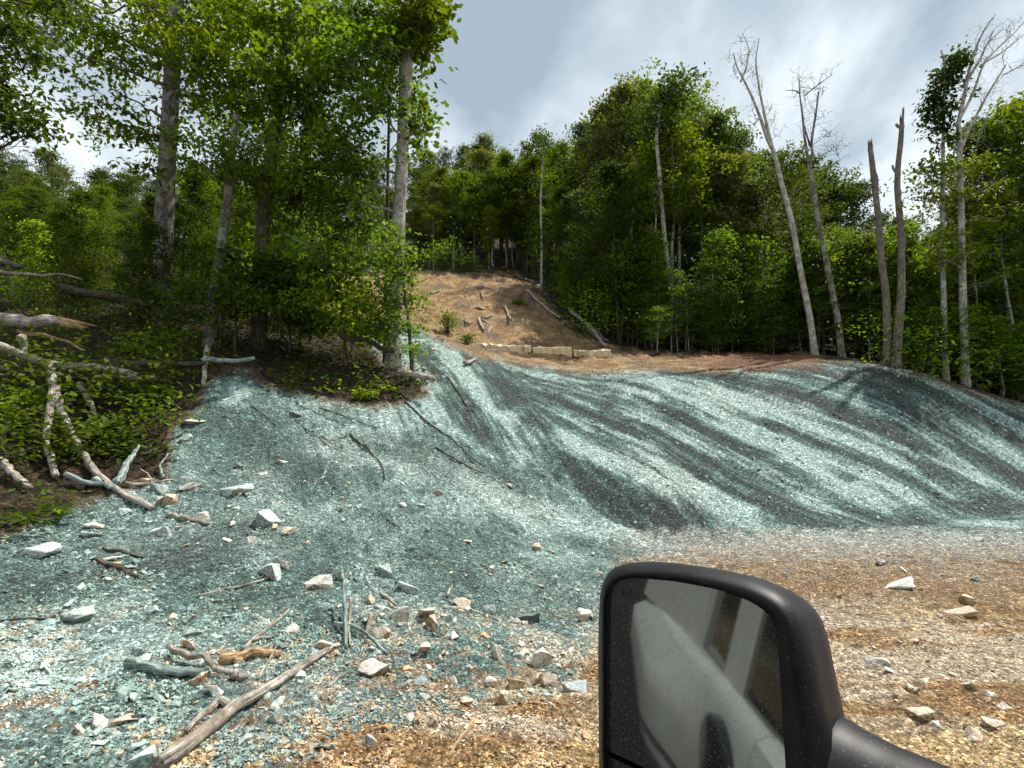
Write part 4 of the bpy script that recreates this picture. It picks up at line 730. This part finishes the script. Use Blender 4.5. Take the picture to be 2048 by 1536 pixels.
ptree('snag', 'shorter broken pole of a dead tree, left of the pair', [(1772,735),(1775,671),(1772,582),(1763,531),(1757,440),(1746,342),(1741,297)], 18.5, 15, 10, 'dead', [], 'leaf', stems=[([(1755,400),(1759,350),(1757,338)],4,2)], cat='dead tree')
ptree('snag', 'taller broken pole of a dead tree with snapped top, right of the pair', [(1790,728),(1796,671),(1803,582),(1803,480),(1799,427),(1794,376),(1796,328),(1801,290),(1804,250)], 18.3, 17, 9, 'dead', [(1808,400,12,12,3)], 'leafd', stems=[([(1803,252),(1810,236),(1816,208)],6,3.5),([(1804,256),(1798,250),(1799,244)],7,6),([(1796,350),(1789,338),(1789,328)],5,4),([(1797,395),(1804,388),(1806,378)],5,3)], cat='dead tree', per=10)
ptree('tree', 'tall bare trunk with a column of dark leaves, left of the many forked tree', [(1888,700),(1885,520),(1885,424),(1886,290),(1888,205),(1891,126),(1883,101)], 19.5, 12, 4, 'barkp', [(1878,160,12,20,12,0),(1872,195,13,22,16,0),(1872,225,13,22,16,.1),(1878,255,12,18,10,0),(1902,130,12,22,14,0),(1915,108,14,14,9,0),(1903,160,10,26,12,0),(1890,285,14,14,7,0),(1905,200,12,24,8,.1)], 'leafd', .17, 16, spread=.19, density=1.2)
ptree('tree', 'many forked half dead tree with bare antler-like limbs at the right', [(1928,720),(1926,600),(1924,496),(1922,410),(1920,307),(1917,246)], 19.2, 15, 9, 'barkp', [(1870,335,40,14,18,0),(1900,350,50,14,20,.3),(1950,330,40,14,14,.2),(1860,360,24,14,8,0),(1925,390,40,16,14,-.3),(1850,400,20,12,6,0),(1990,380,40,20,18,.3),(1975,440,50,20,20,0),(1880,470,40,20,16,0),(1895,520,50,20,20,0),(1855,510,30,20,10,.2),(1940,510,50,22,18,0)], 'leaf', .16, 15, spread=.2, density=1.1,
 stems=[([(1917,246),(1926,191),(1931,147),(1943,99),(1956,68),(1973,44)],8,2.5),([(1926,175),(1940,150),(1956,126),(1967,99),(1984,63)],6,2),([(1967,99),(1980,80),(2004,60)],3,1.2),([(1918,240),(1943,191),(1960,133),(1980,109),(2018,75),(2046,38)],6,1),([(1960,133),(1967,126),(2008,102),(2060,60)],4,1.5),([(1922,300),(1939,260),(1963,219),(1987,178),(2008,147),(2028,118)],6,3),([(2006,150),(2048,128),(2070,120)],3,2),TW([(1925,410),(1945,380),(1950,300),(1990,190),(1975,182)],1.2),TW([(1850,340),(1862,370),(1858,400),(1864,425),(1884,440)],3),TW([(2010,135),(2005,115),(2008,95)]),TW([(2018,75),(2012,62),(2030,58)])])
ptree('tree', 'straight pale trunked tree in front of the forest, crown on the skyline', [(1350,668),(1342,580),(1328,470),(1320,360),(1312,270),(1325,190)], 26, 12, 6, 'barkp', [(1330,200,50,30,40,0),(1350,170,36,20,24,0),(1300,250,40,30,26,.3),(1345,250,30,26,18,0)], 'leafd', .19, 18, spread=.3)
THIN = [([(1266,640),(1265,520),(1262,450),(1272,370)],9,27,'barkp'),([(1296,620),(1290,540),(1284,480),(1280,400)],7,27,'bark'),([(1308,645),(1309,540),(1312,430)],6,26,'barkp'),([(1083,565),(1084,500),(1081,400),(1085,330)],6,35,'barkp'),([(1132,540),(1130,490),(1145,410),(1160,350)],7,36,'bark'),
 ([(1441,690),(1437,600),(1434,520)],4,25,'barkp'),([(1529,680),(1529,600),(1526,540)],5,24,'barkp'),([(1405,640),(1406,560),(1404,480)],5,27,'barkp'),([(2038,735),(2028,660),(2012,580),(2004,520)],7,20.5,'barkp'),([(1232,600),(1232,520),(1228,430)],5,30,'barkp'),([(1190,570),(1190,480),(1186,420)],4,36,'barkp'),([(1960,660),(1950,560),(1940,480)],6,21,'barkp'),([(1482,670),(1480,590),(1483,520)],5,27,'barkp')]
LT = ['slim pale trunk second left of the straight pale tree','crooked slim trunk left of the straight pale tree','thin pale trunk just left of the straight pale tree','pale thin tree at the top right corner of the brown slope','dark forked trunk right of the brown slope corner','thinnest pale trunk between straight tree and leaning dead tree','pale slim trunk left of the leaning dead tree','slim trunk right of the straight pale tree','pale sapling trunk leaning at the far right edge','thin pale trunk above the fallen bleached trunk','hair thin pale trunk right of the dark forked trunk','pale trunk right of the many forked tree','thin trunk midway to the leaning dead tree']
for (p, w, Y, m_), l in zip(THIN, LT): x, y = p[-1]; ptree('tree', l, p, Y, w, w * .5, m_, [(x, y - 10, 26, 20, 14, 0), (x - 12, y + 30, 22, 12, 7, 0), (x + 16, y + 60, 22, 10, 6, 0), (x, y - 50, 24, 20, 12, 0)], 'leaf', .17, 14, spread=.26)
# ------------------------------------------------------------------ undergrowth
def cover(name, label, boxes, mleaf, size, seed, hgt=.25, per=14, spread=.12, poly=None):
    rng = np.random.default_rng(seed); C = []; S = []
    for (a, b, c, d, n) in boxes:
        for _ in range(n):
            px, py = rng.uniform(a, c), rng.uniform(b, d); P = hit(px, py); k = P[1]
            if gn(P[0] * .9, P[1] * .9, seed) < -.22: continue
            C.append(P + [0, 0, rng.uniform(0.02, hgt) * (1 + k * .03)]); S.append(spread * (.6 + k * .05) * rng.uniform(.6, 1.4))
    V, Q, fr = leaves(np.array(C), np.array(S), rng, size, per, .6, .1); o = obj(name, mesh(name, V, Q, M[mleaf], False, fr=fr)); tag(o, label, 'undergrowth', kind='stuff')
cover('undergrowth', 'low leafy ground plants covering the left bank and wood floor', [(-60,560,330,800,240),(0,780,330,930,110),(0,940,190,1010,36),(-40,1000,110,1080,30),(320,640,780,730,130),(280,720,440,820,40),(540,720,860,800,80),(250,850,345,900,16),(-60,480,700,600,110)], 'leafd', .09, 21, .24, 14)
cover('undergrowth', 'brighter leafy weeds on the left bank', [(0,790,150,880,24),(0,800,330,920,40),(40,570,160,680,14),(240,680,420,720,22),(290,740,400,800,10),(600,730,840,800,26),(200,840,340,900,16),(150,680,330,720,14)], 'leafb', .10, 22, .3, 12)
cover('undergrowth', 'green brush along the forest edge above the mound', [(1150,600,1350,700,260),(1330,645,1700,706,420),(1800,600,2100,800,420),(1120,570,1220,650,90),(1720,640,1900,740,160),(850,490,1000,545,90)], 'leafb', .14, 23, 1.3, 18, .26)
cover('undergrowth', 'shaded knee high plants between the left trees', [(0,760,330,940,90),(-60,440,330,600,120),(-60,540,860,700,330),(280,620,860,760,130)], 'leafd', .11, 25, .8, 15, .2)
cover('undergrowth', 'dark brush in the forest shade behind the mound', [(1030,480,1300,620,150),(1300,560,1800,690,260),(600,480,1000,545,120),(1750,560,2100,780,170)], 'leafd', .15, 24, .9, 16, .28)
def shrub(px, py, w, h, label, mleaf='leafb', n=26, size=.11, name='shrub'):
    P = hit(px, py); k = P[1] / F; rng = np.random.default_rng(abs(int(px + py * 2))); C = rng.normal(0, .42, (n, 3)) * [w * k * .5, w * k * .4, h * k * .42] + [0, 0, h * k * .5]; C[:, 2] = np.maximum(C[:, 2], .03)
    e = bpy.data.objects.new(name, None); COL.objects.link(e); e.location = P; tag(e, label, 'shrub'); mb = MB()
    for c in C: mb.tube(branch(np.array([0, 0, -.05]) + rng.normal(0, .03, 3) * [1, 1, 0], c, rng, 5, .1), np.linspace(.009, .003, 5), 3, cap=False)
    obj('stems', mb.mesh('stems', M['barkd']), e); V, Q, fr = leaves(C, np.full(n, w * k * .12), rng, size, 16, .6, .3); obj('foliage', mesh('foliage', V, Q, M[mleaf], False, fr=fr), e)
shrub(895, 668, 50, 56, 'small round green shrub on the crest of the teal spur', 'leafb', 30)
shrub(935, 690, 44, 30, 'dusty low shrub trailing down the spur beside the round shrub', 'leaf', 20, .09)
shrub(885, 540, 90, 60, 'bright bush above the rim of the brown slope', 'leafb', 50, .18)
shrub(940, 545, 60, 40, 'smaller bush right of the bright rim bush', 'leafb', 30, .18)
shrub(1040, 610, 36, 12, 'low weed patch in the middle of the brown slope', 'leafb', 14, .12)
shrub(725, 800, 40, 22, 'yellow green weed at the bank edge below the tall tree', 'leafb', 16, .08)
shrub(320, 815, 60, 50, 'leafy sprout hanging at the right end of the left bank plants', 'leafb', 24, .09)
shrub(130, 480, 160, 110, 'rusty brown dying bush in the dark left wood', 'leafr', 60, .12)
def broad(px, py, s, label, mt='leafb', n=9):
    P = hit(px, py); k = P[1] / F; rng = np.random.default_rng(abs(int(px))); mb = MB(); fr = []
    for i in range(n):
        a = i * 2.4; el = rng.uniform(.3, 1.1); L_ = s * k * rng.uniform(.7, 1.1); t = np.array([math.cos(a) * math.cos(el), math.sin(a) * math.cos(el), math.sin(el)]); sd = np.array([-math.sin(a), math.cos(a), 0]); up = np.cross(t, sd)
        V = []; prof = [(0, .03), (.25, .12), (.5, .24), (.75, .20), (1, .01)]
        for q, w in prof:
            c = t * L_ * q - np.array([0, 0, 1]) * L_ * .25 * q * q
            V += [c - sd * w * L_ + up * .04 * L_, c, c + sd * w * L_ + up * .04 * L_]
        Q = []
        for j in range(4): Q += [[j * 3, j * 3 + 1, j * 3 + 4, j * 3 + 3], [j * 3 + 1, j * 3 + 2, j * 3 + 5, j * 3 + 4]]
        mb.add(np.array(V), np.array(Q)); fr += [rng.uniform()] * 8
    o = obj('broadleaf_plant', mb.mesh('broadleaf_plant', M[mt], True, fr=fr)); o.location = P + [0, 0, .02]; tag(o, label, 'plant')
broad(260, 708, 34, 'bright yellow green broadleaf plant above the peeled log'); broad(215, 880, 52, 'large pale green broadleaf plant on the bank beside the curved branch', 'leafg', 11)
broad(122, 1035, 40, 'broadleaf seedling low on the bank above the left slope', 'leafb', 7); broad(205, 915, 34, 'dull grey green broadleaf plant below the large one', 'leafg', 6)
# ------------------------------------------------------------------ the truck and its mirror
def m_plastic():
    m, N, L, mk, b = mat('black_plastic', .5, .28); g = mk('ShaderNodeTexCoord'); n = mk('ShaderNodeTexNoise', inp={0: g.outputs['Object'], 'Scale': 420.0, 'Detail': 2.0}); n2 = mk('ShaderNodeTexNoise', inp={0: g.outputs['Object'], 'Scale': 14.0, 'Detail': 4.0})
    f = ramp(mk, n.outputs[0], [(.66, 0.0), (.72, .35)]); f2 = ramp(mk, n2.outputs[0], [(.4, 0.0), (.75, .06)]); c = mixc(mk, f, (.005, .005, .007), (.26, .25, .23)); c = mixc(mk, f2, c, (.16, .155, .145)); L.new(c, b.inputs['Base Color'])
    bump(mk, n.outputs[0], .06, .001, b, L); return m
def m_mirror():
    m, N, L, mk, b = mat('mirror_glass', .03, .5); b.inputs['Metallic'].default_value = 1; b.inputs['Base Color'].default_value = (.20, .215, .21, 1); g = mk('ShaderNodeTexCoord')
    n = mk('ShaderNodeTexNoise', inp={0: g.outputs['Object'], 'Scale': 480.0, 'Detail': 4.0, 'Roughness': .7}); n2 = mk('ShaderNodeTexNoise', inp={0: g.outputs['Object'], 'Scale': 9.0, 'Detail': 5.0}); f = ramp(mk, n.outputs[0], [(.54, .05), (.62, .32), (.70, .7)])
    d = mk('ShaderNodeBsdfDiffuse', inp={0: (.22, .22, .205, 1)}); ms = mk('ShaderNodeMixShader'); L.new(f, ms.inputs[0]); L.new(b.outputs[0], ms.inputs[1]); L.new(d.outputs[0], ms.inputs[2]); L.new(ms.outputs[0], N['Material Output'].inputs[0]); return m
def m_paint(name, c, rough=.4, dust=.35):
    m, N, L, mk, b = mat(name, rough, .5); g = mk('ShaderNodeTexCoord'); n = mk('ShaderNodeTexNoise', inp={0: g.outputs['Object'], 'Scale': 5.0, 'Detail': 6.0}); f = ramp(mk, n.outputs[0], [(.4, 0.0), (.7, dust)]); L.new(mixc(mk, f, c, (.38, .33, .26)), b.inputs['Base Color']); return m
def truck():
    e = bpy.data.objects.new('pickup_truck', None); COL.objects.link(e); e.location = (-1.0, -.9, 0); E0 = np.array(e.location)
    tag(e, 'truck of which only the dusty black side mirror and its arm reach into the picture', 'truck')
    pm = m_plastic(); gm = m_mirror(); white = m_paint('dusty_silver_paint', (.55, .57, .56)); dk = m_paint('tinted_window', (.01, .012, .012), .08, .05); rub = m_paint('rubber', (.02, .02, .02), .8, .3)
    dv = ray(1240, 1085); n = np.array([-1., 0, 0]) - dv / np.linalg.norm(dv); n /= np.linalg.norm(n); Pm = at(1385, 1340, .62)
    def onp(px, py, off=0.0):
        d = ray(px, py); P0 = Pm + n * off; return CAM + d * ((P0 - CAM) @ n / (d @ n))
    glass = [(1211,1499),(1211,1203),(1217,1177),(1233,1161),(1265,1155),(1353,1163),(1441,1180),(1500,1202),(1538,1227),(1554,1253),(1558,1320),(1564,1408),(1571,1536),(1577,1640),(1560,1655),(1291,1536)]
    outer = [(1198,1536),(1196,1291),(1199,1188),(1207,1153),(1224,1134),(1265,1124),(1324,1123),(1412,1134),(1500,1153),(1558,1177),(1593,1203),(1614,1232),(1628,1276),(1643,1350),(1652,1397),(1662,1440),(1680,1560),(1690,1700),(1660,1790),(1560,1830),(1260,1760),(1205,1700)]
    full = [(1211,1499),(1211,1203),(1217,1177),(1233,1161),(1265,1155),(1353,1163),(1441,1180),(1500,1202),(1538,1227),(1554,1253),(1558,1320),(1564,1408),(1571,1536),(1580,1700),(1560,1760),(1500,1770),(1270,1720),(1215,1660)]
    c = np.array([1385, 1440.]); K = 120
    def byang(poly):
        P = np.array(poly, float); Pd = resample(np.vstack([P, P[:1]]), 700) if False else None
        D = []
        for k in range(K):
            a = 2 * math.pi * k / K; d = np.array([math.cos(a), math.sin(a)]); best = 0
            for p, q in zip(P, np.roll(P, -1, 0)):
                e_ = q - p; M2 = np.array([[d[0], -e_[0]], [d[1], -e_[1]]]); det = np.linalg.det(M2)
                if abs(det) < 1e-9: continue
                s, t = np.linalg.solve(M2, p - c)
                if s > 0 and -1e-6 <= t <= 1 + 1e-6: best = max(best, s)
            D.append(c + d * best)
        D = np.array(D); D = .25 * np.roll(D, 1, 0) + .5 * D + .25 * np.roll(D, -1, 0); return D
    G, O = byang(full), byang(outer); loops = []
    def lp(P2, off): return np.array([onp(a, b, off) for a, b in P2])
    loops = [lp(c + (G - c) * .97, -.006), lp(c + (G - c) * 1.0, -.006), lp(c + (G - c) * 1.012, .002), lp(G + (O - G) * .30, .004), lp(G + (O - G) * .5, .001), lp(G + (O - G) * .78, -.010), lp(G + (O - G) * .93, -.022)]
    L4 = lp(O, -.038); loops.append(L4); cen = L4.mean(0)
    for s, off in ((.985, -.025), (.95, -.05), (.86, -.07), (.65, -.085), (.3, -.092)): loops.append(cen + (L4 - cen) * s + n * off)
    V = np.vstack(loops) - E0; j = np.arange(K); k_ = (j + 1) % K; Q = []
    for i in range(len(loops) - 1): Q.append(np.stack([i * K + j, i * K + k_, (i + 1) * K + k_, (i + 1) * K + j], 1))
    mb = MB(); mb.add(V, np.vstack(Q)); h = obj('mirror_housing', mb.mesh('mirror_housing', pm), e)
    def panel(name, poly, off, m_, par, sub=True):
        P = np.array([onp(a, b, off) for a, b in poly]) - E0; return obj(name, mesh(name, P, np.arange(len(P))[None], m_, False), par)
    sm = lambda poly: [tuple(p) for p in resample(np.array(poly + poly[:1], float), 90)]
    g1 = panel('mirror_glass', sm(glass), -.003, gm, h)
    panel('lower_mirror_glass', sm([(1215,1512),(1225,1655),(1275,1712),(1500,1760),(1565,1750),(1572,1675)]), -.004, gm, h)
    mb = MB()
    def ln(a, b, w=.0011): mb.tube(np.array([onp(*a, -.0015), onp(*b, -.0015)]) - E0, w * .5, 5)
    fx = lambda p: (1148 + p[0] * .293, 1086 + p[1] * .293)
    for a, b in [((312,306),(376,306)),((376,306),(380,358)),((312,306),(316,358)),((316,358),(326,358)),((380,358),(370,358))]: ln(fx(a), fx(b), .0010)
    for k in range(3):
        x = 327 + k * 18
        for q in range(4): ln(fx((x + (3 if q % 2 else 0), 322 + q * 9)), fx((x + (0 if q % 2 else 3), 331 + q * 9)), .0009)
    obj('heater_mark', mb.mesh('heater_mark', rub), h)
    # arm
    A = [onp(1640,1562,-.06), onp(1690,1578,-.06), onp(1775,1616,-.06), onp(1905,1676,-.06), onp(2130,1785,-.06)]
    A = resample(np.array(A), 26); rd = np.interp(np.linspace(0, 1, 26), [0, .1, .2, .35, 1], [.05, .062, .056, .052, .050])
    V, Q, T, _g = tube(A - E0, rd, 28); V = V.reshape(-1, 3); mb = MB(); mb.add(V, Q, T); obj('mirror_arm', mb.mesh('mirror_arm', pm), e)
    # body
    def prism(name, prof, xs, m_, par=e):             # prof: (y,z) section swept along x
        P = np.array([[x, y, z] for x in xs for (y, z) in prof]) - E0; k = len(prof); Qs = []
        for i in range(len(xs) - 1):
            for j in range(k): Qs.append([i * k + j, i * k + (j + 1) % k, (i + 1) * k + (j + 1) % k, (i + 1) * k + j])
        m2 = mesh(name, P, np.array(Qs), m_, False)
        bm = bmesh.new(); bm.from_mesh(m2); bmesh.ops.holes_fill(bm, edges=bm.edges[:]); bmesh.ops.recalc_face_normals(bm, faces=bm.faces[:]); bm.to_mesh(m2); bm.free(); return obj(name, m2, par)
    s0 = .12
    side = [(s0 - .02, 1.29), (s0 + .02, 1.26), (s0 + .035, 1.2), (s0 + .05, 1.1), (s0 + .055, .95), (s0 + .05, .8), (s0 + .03, .65), (s0, .52), (s0 - .04, .52), (s0 - .05, 1.29)]
    prism('door', side, [-.55, 0, .52], white); prism('rear_door', side, [-1.515, -.56], white); prism('fender', side, [.53, 1.7], white)
    bed = [(y, z) for y, z in side]; 
    xs = np.linspace(-7.2, -1.52, 20); P = np.array([[x, y + (.24 if z < 1.15 else .10) * ss(-2.2, -3.6, x) * (y > s0 - .03), z] for x in xs for (y, z) in side]) - E0; k = len(side)
    Qs = [[i * k + j_, i * k + (j_ + 1) % k, (i + 1) * k + (j_ + 1) % k, (i + 1) * k + j_] for i in range(19) for j_ in range(k)]; obj('bed_side', mesh('bed_side', P, np.array(Qs), white, True), e)
    roof = [(s0 - .16, 2.30), (s0 - .22, 2.36), (s0 - 1.5, 2.38), (s0 - 1.6, 2.30)]; prism('roof', roof, [-5.2, -.3, .1], white)
    pil = lambda nme, x0, x1, x2, x3: obj(nme, mesh(nme, np.array([[x0, s0 - .03, 1.29], [x1, s0 - .03, 1.29], [x3, s0 - .17, 2.32], [x2, s0 - .17, 2.32], [x0, s0 - .08, 1.29], [x1, s0 - .08, 1.29], [x3, s0 - .22, 2.32], [x2, s0 - .22, 2.32]]) - E0, np.array([[0, 1, 2, 3], [4, 7, 6, 5], [0, 4, 5, 1], [1, 5, 6, 2], [2, 6, 7, 3], [3, 7, 4, 0]]), white, False), e)
    pil('door_pillar', -.62, -.48, -.58, -.46); pil('door_pillar', -2.5, -2.1, -2.5, -2.1); obj('quarter_panel', mesh('quarter_panel', np.array([[-7.2, s0 + .19, 1.27], [-3.4, s0 + .0, 1.27], [-3.3, s0 - .15, 2.32], [-7.2, s0 + .0, 2.32], [-7.2, s0 - .1, 1.27], [-3.4, s0 - .1, 1.27], [-3.3, s0 - .22, 2.32], [-7.2, s0 - .22, 2.32]]) - E0, np.array([[0, 1, 2, 3], [4, 7, 6, 5], [0, 4, 5, 1], [1, 5, 6, 2], [2, 6, 7, 3], [3, 7, 4, 0]]), white, False), e); pil('windshield_pillar', .52, .60, .10, .18)
    pil2 = np.array([[-3.4, s0 - .05, 1.29], [-.62, s0 - .05, 1.29], [-.58, s0 - .19, 2.31], [-3.3, s0 - .19, 2.31]]) - E0; V = np.vstack([pil2, pil2 - [0, .006, 0]])
    obj('rear_window', mesh('rear_window', V, np.array([[0, 1, 2, 3], [4, 7, 6, 5], [0, 4, 5, 1], [1, 5, 6, 2], [2, 6, 7, 3], [3, 7, 4, 0]]), dk, False), e)
    prism('seat', [(s0 - .2, .8), (s0 - .2, 1.85), (s0 - .7, 1.85), (s0 - .7, .8)], [-.85, -.6], dk); prism('cab_floor', [(s0 - .06, .5), (s0 - .06, .6), (s0 - 1.5, .6), (s0 - 1.5, .5)], [-1.5, .5], dk); prism('far_side', [(s0 - 1.5, .46), (s0 - 1.5, 2.3), (s0 - 1.56, 2.3), (s0 - 1.56, .46)], [-3.6, 1.7], dk)
    mb = MB(); th = np.linspace(0, 2 * math.pi, 33)[:-1]; ring = [np.stack([-1.98 + q * .34 * np.cos(th), np.full(32, yy), 1.03 + q * .17 * np.sin(th)], 1) for q, yy in ((1.0, s0 + .05), (1.0, s0 + .085), (.85, s0 + .09))]  # made-up oval disc on the flank, gives the dark oval in the mirror
    V = np.vstack(ring + [np.array([[-1.98, s0 + .086, 1.03]])]) - E0; jj = np.arange(32); kk = (jj + 1) % 32; mb.add(V, np.vstack([np.stack([i * 32 + jj, i * 32 + kk, i * 32 + 32 + kk, i * 32 + 32 + jj], 1) for i in range(2)]), np.stack([64 + jj, 64 + kk, np.full(32, 96)], 1)); obj('added_dark_oval', mb.mesh('added_dark_oval', dk), e)
    mb = MB(); mb.tube(np.array([[x, s0 + .052 + .24 * ss(-2.2, -3.6, x), .74] for x in np.linspace(-7.1, .5, 50)]) - E0, .006, 5); obj('body_seam', mb.mesh('body_seam', dk), e)
    for hx in (-.42,):
        P = np.array([[hx, s0 + .075, 1.33], [hx + .1, s0 + .085, 1.335], [hx + .2, s0 + .075, 1.33]]); mb = MB(); mb.tube(P - E0, [.016, .02, .016], 8); obj('door_handle', mb.mesh('door_handle', dk), e)
    for wx in (1.25, -2.5):
        w = MB(); w.tube(np.array([[wx, s0 - .28, .40], [wx, s0 - .25, .40], [wx, s0 + .0, .40], [wx, s0 + .02, .40]]) - E0, [.36, .40, .40, .36], 32); o = obj('wheel', w.mesh('wheel', rub), e)
        w = MB(); w.tube(np.array([[wx, s0 - .0, .40], [wx, s0 + .03, .40]]) - E0, [.25, .22], 24); obj('rim', w.mesh('rim', white), o)
truck()
